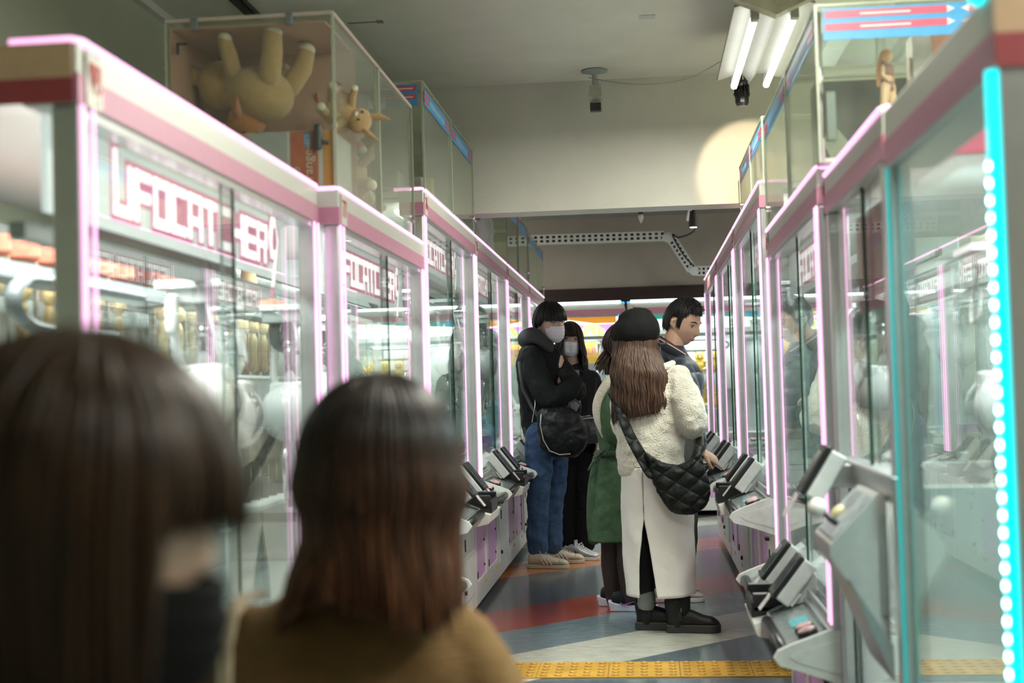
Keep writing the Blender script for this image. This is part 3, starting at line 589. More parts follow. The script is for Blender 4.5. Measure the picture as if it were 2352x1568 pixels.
# case with the plush toys: pinkish back walls, clear sides
z2 = LO+2.05
cs = case('display_case', -1.44, -.915, 4.02, 5.42, z2, 2.37, 'tall clear case of tan plush toys with grey clips on its top edge', doors=2, band=False)
PKW = mat('pinkish_board', (.62, .40, .31), .45, var=.04, scale=4)
obj('rear_wall', MB().box(-.256, -.250, -.69, .69, .016, .54), PKW, cs); obj('top_board', MB().box(-.25, .235, -.68, -.31, .530, .536), PKW, cs); obj('partition', MB().box(-.25, .245, -.31, -.305, .016, .54), PKW, cs)
for x, z in ((-.17, .53), (.13, .53)): obj('clip', MB().box(x-.012, x+.012, -.712, -.70, z-.012, z+.025, bev=.004).box(x-.012, x+.012, -.712, -.67, z+.02, z+.028), CLIP, cs)
obj('clip', MB().box(.20, .222, -.715, -.70, .13, .21, bev=.006).tube([(.21, -.70, .16), (.24, -.69, .155)], .006), mat('dark_clip', (.06, .07, .07), .4), cs)
obj('bracket', MB().box(-.232, -.224, -.698, -.69, .45, .485).box(-.232, -.20, -.698, -.69, .478, .485), mat('dark_clip', (.06, .07, .07), .4), cs)
obj('top_rim', MB().box(-.2625, .2625, -.71, -.70, .545, .556).box(.250, .266, -.70, .70, .545, .558), mat('tan_rim', (.55, .48, .40), .4), cs)
def oc(r):
    obj('orange_panel', MB().box(.062, .148, -.1325, -.1302, .002, .178), mat('burnt_orange', (.46, .105, .035), .5, var=.08), r)
    text('lettering', 'orange~', .042, mat('cream_ink', (.7, .65, .5), .5), (.118, -.1345, .075), (pi/2, -pi/2, 0), r, .0006)
    text('lettering', 'ふわ', .03, mat('cream_ink', (.7, .65, .5), .5), (.083, -.1345, .04), (pi/2, -pi/2, 0), r, .0006)
    p = obj('blue_label', MB().box(.105, .127, -.1345, -.133, .13, .172), STB, r); text('lettering', 'EZ3', .018, STWH, (.116, -.1355, .151), (pi/2, -pi/2, 0), p, .0005)
    obj('grey_panel', MB().box(-.10, .052, -.1322, -.1302, .002, .178), mat('carton_grey', (.40, .44, .42), .5), r)
    obj('orange_blob', MB().prism([(-.12+.06*cos(t), .14+.045*sin(t)) for t in [2*pi*i/24 for i in range(24)]], -.1335, -.1322, 'y'), mat('carton_orange', (.62, .25, .08), .5), r)
    obj('amber_strip', MB().box(.165, .196, -.1325, -.1302, .002, .178), mat('amber_orange', (.70, .32, .05), .5), r)
carton('printed_carton', (-1.12, 4.165, z2+.016), (.39, .26, .18), mat('carton_white', (.62, .63, .60), .5), 'white and orange printed carton at the front of the plush case', 'cartons in the plush case', extra=oc)
p1 = plush('plush_toy', P(560, 205, 4.17), .62, RD(54), 'big tan plush toy lying on its side on the carton in the case, feet up', TAN)
_z = V((-.80, .35, .28)).normalized(); _y = -V((.6, -.15, .7)); _y = (_y-_z*_y.dot(_z)).normalized(); p1.rotation_euler = Matrix((_y.cross(_z), _y, _z)).transposed().to_euler()
p1.location = P(580, 212, 4.21)-_z*.14; p1.scale = (.88,)*3
p2 = plush('plush_toy', (-1.33, 4.28, 2.17), .42, RD(200), 'tan plush toy squeezed behind the big one, upper left in the case', (.56, .34, .13)); p2.rotation_euler = (RD(-70), 0, RD(70))
p3 = plush('plush_toy', (-1.33, 4.36, 2.03), .62, RD(20), 'orange plush toy at the left bottom of the case', (.62, .22, .06)); p3.rotation_euler = (RD(70), 0, RD(30))
p4 = plush('plush_toy', (-1.00, 4.25, 2.13), .42, RD(54), 'small tan plush toy head down at the right of the big one', TAN); p4.rotation_euler = (RD(40), RD(120), RD(40))
for k, (x, y, z, s, rx, ry, rz, c) in enumerate(((-1.13, 4.58, 1.85, .75, 10, 20, 40, (.66, .46, .27)), (-1.12, 4.86, 1.86, .75, -20, 10, 100, (.68, .48, .30)), (-1.2, 5.12, 1.86, .75, 0, -30, 150, (.66, .30, .14)), (-1.09, 4.66, 2.06, .6, 60, 0, 20, (.62, .36, .16)))):
    q = plush('plush_toy', (x, y, z), s, 0, ['pale tan plush toy pressed against the aisle side of the case, lowest', 'pale tan plush toy farther along the aisle side of the case', 'orange-brown plush toy behind in the farther half of the case', 'tan plush toy on top of the heap behind the case divider'][k], c); q.rotation_euler = (RD(rx), RD(ry), RD(rz))
cup = empty('wire_basket', (-1.0, 4.72, 2.17), 0, 'clear plastic cup hanging near the top of the plush case', 'cup'); obj('cup_wall', MB().lathe([(.045, 0), (.055, .09), (.058, .1), (.053, .1), (.043, .004)], (0, 0, 0), 24), PLAS, cup, True)
c3 = case('display_case', -1.5, -.885, 5.53, 7.17, 2.05, 2.50, 'clear case with blue sticker bands on the left machine past the step', doors=2, nearband=True)
for k, (y, x, col, d, lab) in enumerate(((5.9, -1.15, (.35, .36, .36), (.2, .16, .12), 'grey sleeping animal figure box in the clear case on the left'), (6.35, -1.1, (.42, .38, .34), (.16, .14, .16), 'beige box in the clear case beside a yellow one'), (6.62, -1.05, (.66, .52, .10), (.07, .08, .2), 'narrow yellow box in the clear case on the left'))):
    carton('prize_box', (x, y, 2.066), d, mat('prize_%d' % k, col, .5, var=.3, scale=14), lab, 'prize boxes in the clear case past the step')
c5 = case('display_case', -1.45, -.885, 8.95, 10.6, 2.05, 2.48, 'clear case on the third left machine past the step, below the beam', doors=2)
c6 = case('display_case', -1.45, -.885, 10.66, 12.25, 2.05, 2.46, 'farthest clear case on the left, bluish against the far wall', doors=2)
# film-wrapped bundle
wb = empty('wrapped_bundle', (-1.12, 8.05, 2.05), 0, 'bundle wrapped in crinkled clear film with a black corner, on the left under the beam', 'bundle')
mb = MB().box(-.20, .20, -.42, .42, 0, .36, bev=.03); bmesh.ops.subdivide_edges(mb.bm, edges=mb.bm.edges, cuts=6, use_grid_fill=True)
for v in mb.bm.verts: v.co += V(noise.noise_vector(v.co*9))*.022
obj('film', mb, PLAS, wb, True); obj('contents', MB().box(-.17, .17, -.38, .38, .01, .33, bev=.02), mat('bundle_grey', (.42, .42, .40), .7, var=.2), wb)
obj('black_corner', MB().prism([(-.06, .16), (-.10, .22), (-.06, .30), (.04, .27), (.03, .18)], -.43, -.40, 'y').prism([(-.40, .14), (-.34, .14), (-.30, .2), (-.36, .28)], .185, .21), BLACK, wb)
# right case
z3 = LO+2.05
cr = case('display_case', .515, 1.30, 3.86, 5.52, z3, 2.265, 'big clear case on the right with blue and red striped sticker along its top', side=-1, doors=2, nearband=True)
obj('hinge', MB().box(-.375, -.345, -.845, -.83, .06, .20, bev=.004), mat('dark_hinge', (.10, .14, .11), .4), cr); obj('corner_bar', MB().tube([(-.385, -.825, .0), (-.385, -.825, .43)], .008, 10), CHROME, cr, True)
def dk(r):
    obj('leaf_print', MB().prism([(-.10, .03), (-.13, .10), (-.11, .17), (-.07, .12), (-.04, .08), (-.06, .02)], -.062, -.0602, 'y').prism([(.03, .12), (.05, .19), (.10, .13), (.12, .09), (.08, .10)], -.062, -.0602, 'y'), mat('leaf_print', (.30, .33, .27), .5), r)
    text('lettering', 'ICHIBAN', .022, mat('leaf_print', (.30, .33, .27)), (-.03, -.0622, .035), (pi/2, 0, 0), r, .0005)
carton('dark_poster_box', (.70, 4.25, z3+.014), (.30, .12, .29), mat('dark_green_print', (.032, .045, .032), .4, var=.5, scale=10), 'dark green printed box in the right clear case, at its aisle side', 'boxes in the right clear case', extra=dk)
carton('dark_poster_box', (.95, 4.45, z3+.014), (.18, .12, .285), mat('dark_green_print', (.050, .070, .050), .4), 'dark green box partly behind the standing figurine', 'boxes in the right clear case')
def wb2(r):
    obj('cover_print', MB().box(-.10, .155, -.052, -.0502, .005, .375), mat('salmon_print', (.62, .27, .20), .5, var=.25, scale=12), r); text('lettering', 'AN-', .05, STWH, (-.05, -.053, .29), (pi/2, -pi/2, 0), r, .0006)
    obj('brown_print', MB().prism([(.03+.05*cos(t), .28+.07*sin(t)) for t in [2*pi*i/20 for i in range(20)]], -.054, -.0525, 'y'), mat('brown_print', (.30, .16, .08), .5, var=.5, scale=30), r)
    obj('side_print', MB().prism([(.01, .05), (.03, .20), (.022, .33), (-.02, .32), (-.03, .18)], -.16, -.1555), mat('peach_print', (.68, .42, .30), .5, var=.3, scale=30), r)
carton('figure_box', (.97, 4.08, z3+.014), (.31, .10, .385), mat('carton_pale', (.64, .62, .60), .5), 'salmon and white figure box standing in the right clear case', 'boxes in the right clear case', extra=wb2)
fg = empty('figurine', (.735, 4.0, z3+.014), RD(40), 'small orange-haired standing figurine in the right clear case', 'figurine')
fg.scale = (1.15, 1.15, 1.15); fg.location.z = z3+.10
pn = tag(obj('clear_plinth', MB().box(-.04, .04, -.04, .04, 0, .084, bev=.002), ACR), 'clear block under the orange-haired figurine', 'plinth'); pn.location = (.735, 4.0, z3+.015)
SK = mat('figurine_skin', (.72, .48, .30), .4); OR = mat('figurine_hair', (.72, .33, .08), .5)
obj('body', MB().tube([(-.025, .0, 0), (-.02, 0, .06), (-.008, 0, .12)], [.006, .009, .014], 10, ends=True).tube([(.03, .01, 0), (.018, 0, .06), (.008, 0, .12)], [.006, .009, .014], 10, ends=True).loft([(0, 0, .115, .018, .013), (0, 0, .14, .012, .010), (0, 0, .165, .017, .012), (0, 0, .18, .006, .006)], seg=14).ball((0, 0, .195), (.013, .014, .016)).tube([(-.017, 0, .17), (-.03, -.01, .145), (-.018, -.02, .13)], .005, 8, ends=True).tube([(.017, 0, .17), (.03, .01, .15), (.035, .015, .13)], .005, 8, ends=True), SK, fg, True)
obj('hair', MB().ball((0, .003, .2), (.016, .016, .016)).tube([(0, .012, .2), (.008, .03, .17), (.004, .035, .13)], [.012, .012, .004], 10, flat=.6, ends=True), OR, fg, True); obj('outfit', MB().loft([(0, 0, .152, .017, .014), (0, 0, .17, .019, .0145)], seg=14).loft([(0, 0, .112, .02, .015), (0, 0, .128, .017, .014)], seg=14), mat('figurine_cloth', (.25, .12, .10), .5), fg, True)
c4r = case('display_case', .53, 1.2, 5.76, 7.1, 2.05, 2.33, 'clear case with a blue band in front of the light spot on the wall', side=-1, doors=2)
obj('paper_notice', MB().box(-.32, -.318, -.45, -.33, .10, .22), PAPER, c4r)
cp_ = carton('paper_bag', (.66, 6.75, 2.066), (.16, .16, .27), mat('kraft_pale', (.55, .44, .33), .7), 'pale paper bag in the case by the light spot on the wall')
# ------------------------------------------------------------------ prizes inside the machines
BOXC = mat('prize_black', (.02, .02, .02), .3); BONE = mat('bone_print', (.62, .55, .40), .5, var=.12, scale=30)
def skullbox(loc, yaw, label, tall=.32):
    r = empty('figure_box', loc, yaw, label, 'prize box', 'tall black skull-print boxes on the shelf'); obj('box_body', MB().box(-.045, .045, -.04, .04, 0, tall, bev=.002), BOXC, r)
    obj('window', MB().box(-.036, .036, -.0425, -.0405, .14, tall-.02), mat('box_window', (.22, .24, .20), .15, var=.4, scale=30), r)
    obj('figure_print', MB().prism([(-.01, .15), (.012, .15), (.016, .20), (.008, .27), (0, .285), (-.01, .27), (-.016, .21)], -.044, -.0426, 'y'), mat('figure_print', (.66, .50, .28), .5, var=.3, scale=40), r)
    s = obj('skull_print', MB().prism([(.036*cos(t), .085+.033*sin(t)) for t in [pi*i/10-.25 for i in range(13)]]+[(-.022, .045), (-.018, .02), (.02, .018), (.026, .045)], -.044, -.0406, 'y'), BONE, r)
    obj('eye_hole', MB().prism([(-.014+.009*cos(t), .072+.009*sin(t)) for t in [2*pi*i/12 for i in range(12)]], -.0455, -.0441, 'y').prism([(.014+.009*cos(t), .072+.009*sin(t)) for t in [2*pi*i/12 for i in range(12)]], -.0455, -.0441, 'y').prism([(-.004, .05), (.004, .05), (0, .062)], -.0455, -.0441, 'y').box(-.015, .017, -.0455, -.0441, .032, .035), BOXC, s)
    obj('blue_tag', MB().box(-.008, .008, -.0445, -.041, .128, .14), mat('blue_tag', (.1, .35, .65), .4), r)
    return r
obj_shelf = tag(obj('prize_shelf', MB().box(-.28, .28, -.72, .72, 0, .012), mat('frosted_shelf', (.62, .66, .64), .3)), 'white shelf inside machine 77 under the row of skull-print boxes', 'shelf'); obj_shelf.location = (-1.45, 4.72, .86)
proto = skullbox((-1.3, 4.20, .872), pi/2+.45, 'black skull-print box, nearest of the row on the shelf in machine 77')
SKL = ['second', 'third', 'fourth', 'fifth', 'sixth']
for k in range(5):
    c = copy_tree(proto); c.location = (-1.3+.0*k, 4.20+.098*(k+1), .872); c['label'] = 'black skull-print box, %s from the near end of the row in machine 77' % SKL[k]
# blister-packed figures in the upper row
def blister(loc, yaw, label):
    r = empty('blister_pack', loc, yaw, label, 'blister pack', 'clear blister packs in a row at the back of machine 77')
    obj('card', MB().box(-.06, .06, 0, .004, 0, .30), mat('card_print', (.42, .30, .22), .5, var=.6, scale=9), r)
    obj('clear_shell', MB().loft([(0, -.035, .02, .055, .04), (0, -.035, .12, .055, .045), (0, -.035, .24, .052, .045)], seg=20), BLI, r, True)
    obj('figure', MB().loft([(0, -.03, .03, .022, .018), (0, -.03, .09, .015, .014), (0, -.03, .14, .024, .016), (0, -.03, .17, .008, .008)], seg=14).ball((0, -.03, .195), (.026, .024, .028)), mat('toy_yellow', (.66, .46, .20), .5, var=.3, scale=20), r, True)
    obj('red_top', MB().box(-.06, .06, -.07, .0, .27, .31, bev=.004), mat('card_red', (.55, .14, .08), .5, var=.3), r)
    return r
sh2 = tag(obj('prize_shelf', MB().box(-.2, .2, -.74, .74, 0, .01), mat('frosted_shelf', (.62, .66, .64))), 'upper shelf at the back of machine 77 holding the blister packs', 'shelf'); sh2.location = (-1.55, 4.72, 1.27)
pb = blister((-1.52, 4.08, 1.281), pi/2+.5, 'blister pack nearest to the camera on the upper shelf of machine 77')
ORD = ['second', 'third', 'fourth', 'fifth', 'sixth', 'seventh', 'eighth', 'ninth']
for k in range(9):
    c = copy_tree(pb); c.location = (-1.52, 4.08+.14*(k+1), 1.281); c['label'] = 'blister pack, %s along the upper shelf of machine 77' % (ORD+['last'])[k]
sh3 = copy_tree(sh2); sh3.location = (-1.55, 3.14, 1.27); sh3['label'] = 'upper shelf at the back of the nearest left machine holding blister packs'
for k in range(9):
    c = copy_tree(pb); c.location = (-1.52, 2.52+.15*k, 1.281); c['label'] = 'blister pack, %s along the upper shelf of the nearest left machine' % (['first']+ORD)[k]; c['group'] = 'clear blister packs in the nearest left machine'
rb = carton('prize_box', (-1.66, 4.55, 1.60), (.5, .12, .07), mat('red_box', (.62, .12, .10), .5, var=.2, scale=10), 'long red box lying above the blister packs in machine 77', yaw=pi/2)
cn = tag(obj('cone_toy', MB().lathe([(.06, 0), (.055, .012), (.035, .016), (.033, .06), (.03, .07), (.028, .11), (.012, .15), (.002, .152)], (0, 0, 0), 20), mat('straw', (.70, .48, .25), .6), smooth=True), 'straw-coloured hat-shaped toy on top of the blister packs', 'toy'); cn.location = (-1.5, 5.05, 1.592)
# left near machine: flat boxes and clear ramp
mg = carton('prize_box', (-1.28, 3.30, .566), (.34, .26, .10), mat('pastel_print', (.55, .62, .66), .4, var=.3, scale=6), 'pastel printed box lying in the near left machine between the two heads', yaw=RD(80))
obj('round_print', MB().prism([(.07*cos(t)-.04, .07*sin(t)) for t in [2*pi*i/28 for i in range(28)]], .1005, .1025, 'z'), mat('cream_print', (.72, .60, .40), .5), mg); obj('red_print', MB().prism([(.05*cos(t)+.09, .05*sin(t)+.03) for t in [2*pi*i/20 for i in range(20)]], .1005, .1022, 'z'), mat('carton_red', (.6, .2, .15), .5, var=.3), mg)
for k, (y, x) in enumerate(((2.75, -1.2), (3.55, -1.4))):
    rp = tag(obj('clear_ramp', MB().prism([(0, 0), (.30, 0), (.0, .18)], -.18, .18), PLAS), ['clear sloped ramp at the front of the near left machine', 'clear sloped ramp at the back of the near left machine'][k], 'ramp', 'clear ramps in the near left machine'); rp.location = (x, y, .533)
# racks in the left row and their figures
for k, (side, y, lift) in enumerate((('L', 5.51, 0), ('L', 7.22, 0), ('L', 8.93, 0), ('R', 5.72, 0), ('R', 7.46, 0), ('R', 3.93, LO))):
    base = rack(None, 0) if k == 0 else copy_tree(base0)
    if k == 0: base0 = base
    base.location = (-PL-.42, y+.95, lift+.762) if side == 'L' else (.505+.42, y+.75, lift+.762); base.rotation_euler.z = pi/2 if side == 'L' else -pi/2
    tag(base, ['white prize rack in the left machine just past the step', 'white prize rack in the left machine numbered 75', 'white prize rack in the left machine beside the man in black', 'white prize rack in the first right machine past the step', 'white prize rack in the right machine the man points at', 'white prize rack in the near right machine'][k], 'prize rack', 'white prize racks inside the machines')
f2 = empty('figurine', (-1.25, 6.05, .762), 0, 'orange-suited yellow-haired figurine standing in the left machine past the step', 'figurine')
obj('plinth', MB().tube([(0, 0, 0), (0, 0, .34)], .006).lathe([(.07, .34), (.07, .348)], seg=24).lathe([(.05, 0), (.05, .01)], seg=24), PLAS, f2); obj('body', MB().loft([(0, 0, .35, .014, .012), (0, 0, .42, .02, .016), (0, 0, .47, .024, .016), (0, 0, .50, .008, .008)], seg=14), mat('suit_orange', (.70, .16, .05), .5), f2, True); obj('head', MB().ball((0, 0, .52), .018), SK, f2, True)
hb = MB(); 
for k in range(9): a = k*.7; hb.tube([(0, 0, .53), (.025*cos(a), .025*sin(a), .555+.01*(k % 3))], [.012, .001], 6)
obj('hair', hb, mat('toy_blond', (.75, .50, .12), .5), f2, True)
# flat goods in every other machine
GC = [(.55, .20, .25), (.20, .40, .55), (.62, .55, .25), (.25, .27, .3), (.65, .6, .55), (.5, .3, .5)]
GN = ['crimson', 'blue', 'mustard', 'charcoal', 'cream', 'mauve']
def goods(X0, X1, Y0, Y1, z, n, where, hmax=.14):
    rnd = random.Random(int(Y0*100+X0*10)); k = 0
    for i in range(n):
        x = rnd.uniform(X0, X1); y = Y0+(Y1-Y0)*(i+.5)/n; ci = (i+int(Y0*7)) % 6
        carton('prize_box', (x, y, z), (rnd.uniform(.10, .17), rnd.uniform(.08, .13), rnd.uniform(.05, hmax)), mat('goods_%d' % ci, GC[ci], .4, var=.5, scale=14), '%s prize box, %s in %s' % (GN[ci], ['nearest', 'second', 'third', 'fourth', 'fifth', 'last'][i], where), 'loose prize boxes in the machines', yaw=rnd.uniform(-.5, .5))
goods(-1.50, -1.15, 7.3, 8.0, .762, 4, 'the left machine numbered 75'); goods(-1.50, -1.15, 8.98, 9.7, .762, 4, 'the left machine beside the man in black'); goods(.75, 1.15, 4.0, 4.55, LO+.762, 4, 'the near right machine'); goods(.75, 1.15, 6.75, 7.3, .762, 4, 'the right machine by the white skirt')
# cyan machine: film-wrapped bags with a gold and a red trinket
for k, (x, y, z, s) in enumerate(((.80, 2.3, .235, .20), (.95, 2.55, .235, .22), (.74, 2.6, .235, .15))):
    mb = MB(); mb.ball((0, 0, s*.62), (s, s*.8, s*.62), seg=28, rings=18)
    for v in mb.bm.verts: v.co += V(noise.noise_vector(v.co*14+V((k, 0, 0))))*.028
    bg = empty('wrapped_bag', (x, y, z), 0, ['crinkled clear bag at the front of the cyan-lit machine', 'bigger crinkled clear bag at the back of the cyan-lit machine', 'small crinkled clear bag to the side in the cyan-lit machine'][k], 'bag', 'clear wrapped bags in the cyan-lit machine'); obj('film', mb, PLAS, bg, True); obj('contents', MB().ball((0, 0, s*.5), (s*.6, s*.5, s*.45)), mat(['bag_dark', 'bag_mid', 'bag_orange'][k], [(.05, .06, .06), (.3, .3, .32), (.4, .22, .12)][k], .6, var=.5, scale=12), bg, True)
gt = tag(obj('gold_balloon', MB().ball((0, 0, .06), (.045, .03, .058), seg=24, rings=16), mat('gold_foil', (.65, .55, .20), .15, metal=.8), smooth=True), 'shiny gold foil trinket low in the cyan-lit machine', 'trinket'); gt.location = (.62, 2.22, .52)
st = tag(obj('display_stand', MB().box(-.06, .06, -.05, .05, 0, .285, bev=.004), PLAS), 'clear stand under the gold trinket in the cyan-lit machine', 'stand'); st.location = (.62, 2.22, .235)
# end row: yellow plush toys on shelves, white octopus-like plush, blue towel
sv = tag(obj('prize_shelf', MB().box(-.42, .42, -.16, .16, 0, .012).box(-.42, .42, -.16, .16, -.34, -.328), mat('frosted_shelf', (.62, .66, .64))), 'white double shelf for yellow plush in the end-row machine', 'shelf'); sv.location = (.68, 13.1, 1.32)
yp = plush('yellow_plush', (.38, 13.02, .992), .5, 0, 'yellow plush toy on the lower end-row shelf, leftmost', (.80, .56, .06), group='yellow plush toys in the end machine', tipcol=(.8, .56, .08)); 
k = 0
for row in range(2):
    for i in range(5):
        if row == 0 and i == 0: continue
        c = copy_tree(yp); c.location = (.38+.155*i, 13.02, .992 if row == 0 else 1.332); c['label'] = 'yellow plush toy, %s from the left on the %s shelf of the end machine' % (['first', 'second', 'third', 'fourth', 'fifth'][i], ['lower', 'upper'][row])
wp = plush('white_plush', (-.62, 12.95, .762), .8, .3, 'white plush toy in the end machine between the masked woman and the beret', (.82, .82, .78), group='white plush in the end machine', tipcol=(.8, .25, .1))
bl = plush('blue_plush', (-1.45, 12.95, .762), .9, 0, 'light blue plush toy at the left end of the end row', (.25, .62, .78), group='blue plush in the end machine', tipcol=(.3, .65, .8))
sc_ = tag(obj('prize_screen', MB().box(-.35, .35, 0, .02, 0, .55), mat('white_slat', (.74, .76, .74), .5)), 'white slatted board behind the man in navy in the end machine', 'board'); sc_.location = (.42, 13.35, 1.17)
po = empty('game_poster', (-.54, 13.2, 1.45), 0, 'purple and yellow poster with blue FALL lettering in the end machine', 'poster')
obj('sheet', MB().box(-.33, .33, 0, .008, 0, .42), mat('poster_purple', (.42, .10, .38), .5, var=.1), po); obj('yellow_patch', MB().prism([(-.20, 0), (.25, 0), (.25, .25), (.05, .42), (-.10, .30)], -.003, -.0005, 'y'), mat('poster_yellow', (.80, .50, .08), .5), po)
text('lettering', 'FALL', .17, mat('poster_blue', (.12, .50, .80), .4), (.06, -.005, .27), (pi/2, 0, 0), po, .002, .9); text('lettering', 'GUYS', .10, mat('poster_pink', (.80, .25, .50), .4), (.04, -.005, .12), (pi/2, 0, 0), po, .002, .9)
# ------------------------------------------------------------------ things on the ceiling
def fixture(loc, label, light=True):
    r = empty('fluorescent_light', loc, 0, label, 'ceiling light', 'twin-tube fluorescent lights on the ceiling')
    W1, Lh = .155, .62
    obj('reflector', MB().prism([(-W1, .01), (-.04, .135), (.04, .135), (W1, .01), (W1-.004, .004), (.035, .03), (0, -.015), (-.035, .03), (-W1+.004, .004)], -Lh, Lh, 'y'), mat('light_enamel', (.36, .37, .33), .4), r)
    obj('end_cap', MB().prism([(-.16, .02), (-.07, .14), (.07, .14), (.16, .02), (.0, -.05)], -Lh-.07, -Lh-.004, 'y'), mat('aged_enamel', (.40, .38, .28), .5, var=.3, scale=12), r)
    obj('ceiling_mount', MB().box(-.04, .04, -.45, -.30, .13, .22).box(-.04, .04, -.30, .30, .20, .22).box(-.04, .04, .30, .45, .13, .22), mat('light_enamel', (.36, .37, .33)), r)
    obj('rating_label', MB().box(-.05, .05, -Lh-.073, -Lh-.07, .02, .06), mat('brown_label', (.26, .20, .14), .5), r)
    for x in (-.075, .075):
        obj('fluorescent_tube', MB().tube([(x, -.585, -.03), (x, .599, -.03)], .0155, 14), TUBE, r, True)
        obj('lamp_holder', MB().box(x-.016, x+.016, -.625, -.585, -.05, .03, bev=.006).box(x-.014, x+.014, .599, .61, -.045, .03, bev=.004), mat('light_enamel', (.66, .68, .60)), r)
    for x in (-.075, .075): area('tube_light', (x, .007, -.0475), (0, 0, 0), .028, 1.17, E_TUBE, (1, .98, .86), r)
    return r
# copies of the seen fixture are added out of view to brighten both rooms
fx = fixture((.54, 5.80, 2.64), 'twin-tube fluorescent light above the right machines, in the photo top right')
for lab, loc in (('added unseen twin-tube light above the near aisle', (.54, 2.6, 2.64)), ('added unseen twin-tube light above the cyan-lit machine', (1.5, 1.0, 2.64)), ('added unseen twin-tube light above the right row back side', (2.0, 4.2, 2.64)), ('added unseen twin-tube light in the far room behind the left row', (-2.2, 11.2, 2.70)), ('added unseen twin-tube light in the far room behind the right row', (1.9, 10.2, 2.70))):
    c = copy_tree(fx); c.location = loc; c['label'] = lab
# security camera
cw = mat('camera_grey', (.46, .49, .46), .4); c0 = P(1365, 160, 7.0); sm = empty('security_camera', (c0.x, 7.0, ZC), 0, 'grey box camera hanging from a round ceiling mount in mid aisle', 'security camera')
obj('mount_plate', MB().lathe([(.002, 0), (.058, -.002), (.058, -.006), (.02, -.012), (.012, -.02)], seg=28), mat('mount_grey', (.33, .38, .34), .4), sm, True)
obj('stem', MB().tube([(0, 0, -.01), (0, 0, -.09)], .012, 12).tube([(.002, 0, -.06), (.004, 0, -.125)], .009, 12).box(.008, .016, -.01, .01, -.09, -.05), cw, sm)
obj('housing', MB().box(-.022, .030, -.07, .09, -.165, -.105, M=Matrix.Rotation(RD(-14), 4, 'X'), bev=.003).box(-.025, .032, -.075, -.02, -.168, -.14, M=Matrix.Rotation(RD(-14), 4, 'X')), mat('camera_beige', (.42, .41, .33), .45), sm)
obj('lens_hood', MB().box(-.020, .027, -.10, -.06, -.205, -.168, bev=.003), BLACK, sm); obj('rear_port', MB().box(-.018, .024, -.073, -.069, -.135, -.112), BLKM, sm)
q = [P(1352, 178, 7.0), P(1375, 183, 6.97), P(1430, 191, 6.8), P(1500, 193, 6.6), P(1580, 180, 6.5), P(1640, 150, 6.35), P(1690, 118, 6.2)]
cbl = tag(obj('ceiling_cable', MB().tube(resample([tuple(p) for p in q], 8), .0022, 6), mat('cable_grey', (.45, .42, .36), .5), smooth=True), 'thin pale cable sagging from the security camera to the light', 'cable')
sm.scale = (1.2, 1.2, 1.15)
# black spotlight aimed at the wall
p0 = P(1703, 190, 6.62); sl = empty('spotlight', p0, 0, 'black finned spotlight hanging at the end of the fluorescent light', 'spotlight')
obj('bracket', MB().tube([(-.005, 0, .045), (-.01, 0, .01), (-.038, 0, -.06)], .004, 6).tube([(.01, 0, .045), (.02, 0, .01), (.036, 0, -.06)], .004, 6).box(-.03, .03, -.02, .02, .0, .012).tube([(0, 0, .012), (0, 0, ZC-p0.z)], .004, 8), BLKM, sl)
hb = MB().lathe([(.015, -.015), (.030, -.045), (.034, -.075), (.032, -.10), (.024, -.115), (.002, -.116)], seg=20)
for k in range(10): a = 2*pi*k/10; hb.box(.018, .037, -.002, .002, -.07, -.01, M=Matrix.Rotation(a, 4, 'Z'))
obj('lamp_body', hb, BLACK, sl)
ld = bpy.data.lights.new('spot_beam', 'SPOT'); ld.energy = 110; ld.color = (1, .76, .52); ld.spot_size = RD(54); ld.spot_blend = 1.; ld.shadow_soft_size = .015
lo = bpy.data.objects.new('spot_beam', ld); COL.objects.link(lo); lo.parent = sl; lo.location = (0, 0, -.125)
tgt = P(1722, 392, YW); dv = (tgt-(p0+V((0, 0, -.125)))).normalized(); lo.rotation_euler = dv.to_track_quat('-Z', 'Y').to_euler()
# far room: perforated cable tray, sensor, track light
TRW = mat('tray_white', (.80, .80, .76), .4)
def tray(a, b, n, name='cable_tray'):
    a, b = V(a), V(b); L_ = (b-a).length; mb = MB(); ax = (b-a).normalized(); M = Matrix.Translation(a) @ Matrix((ax, V((0, 1, 0)), ax.cross(V((0, 1, 0))))).transposed().to_4x4()
    hh = .045
    for z0, z1 in ((-hh, -hh+.014), (-.008, .008), (hh-.014, hh)): mb.box(0, L_, 0, .004, z0, z1, M=M)
    for z0, z1 in ((-hh+.014, -.008), (.008, hh-.014)):
        for k in range(n): p = L_/n; mb.box(k*p, k*p+p*.5, 0, .004, z0, z1, M=M)
    mb.box(0, L_, .004, .09, -hh-.003, -hh, M=M); return mb
def tshade(a, b):  # added dark plate behind the slots, painting the shade inside the tray
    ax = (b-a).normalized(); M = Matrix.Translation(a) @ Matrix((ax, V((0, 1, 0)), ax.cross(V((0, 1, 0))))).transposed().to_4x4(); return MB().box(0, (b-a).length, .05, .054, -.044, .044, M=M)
a0, a1, a2, a3 = P(1165, 552, 12.9), P(1525, 541, 12.9), P(1590, 620, 12.9), P(1640, 621, 12.9)
tr = empty('cable_tray', (0, 0, 0), 0, 'white perforated cable tray running along the far wall and bending down on the right', 'cable tray'); 
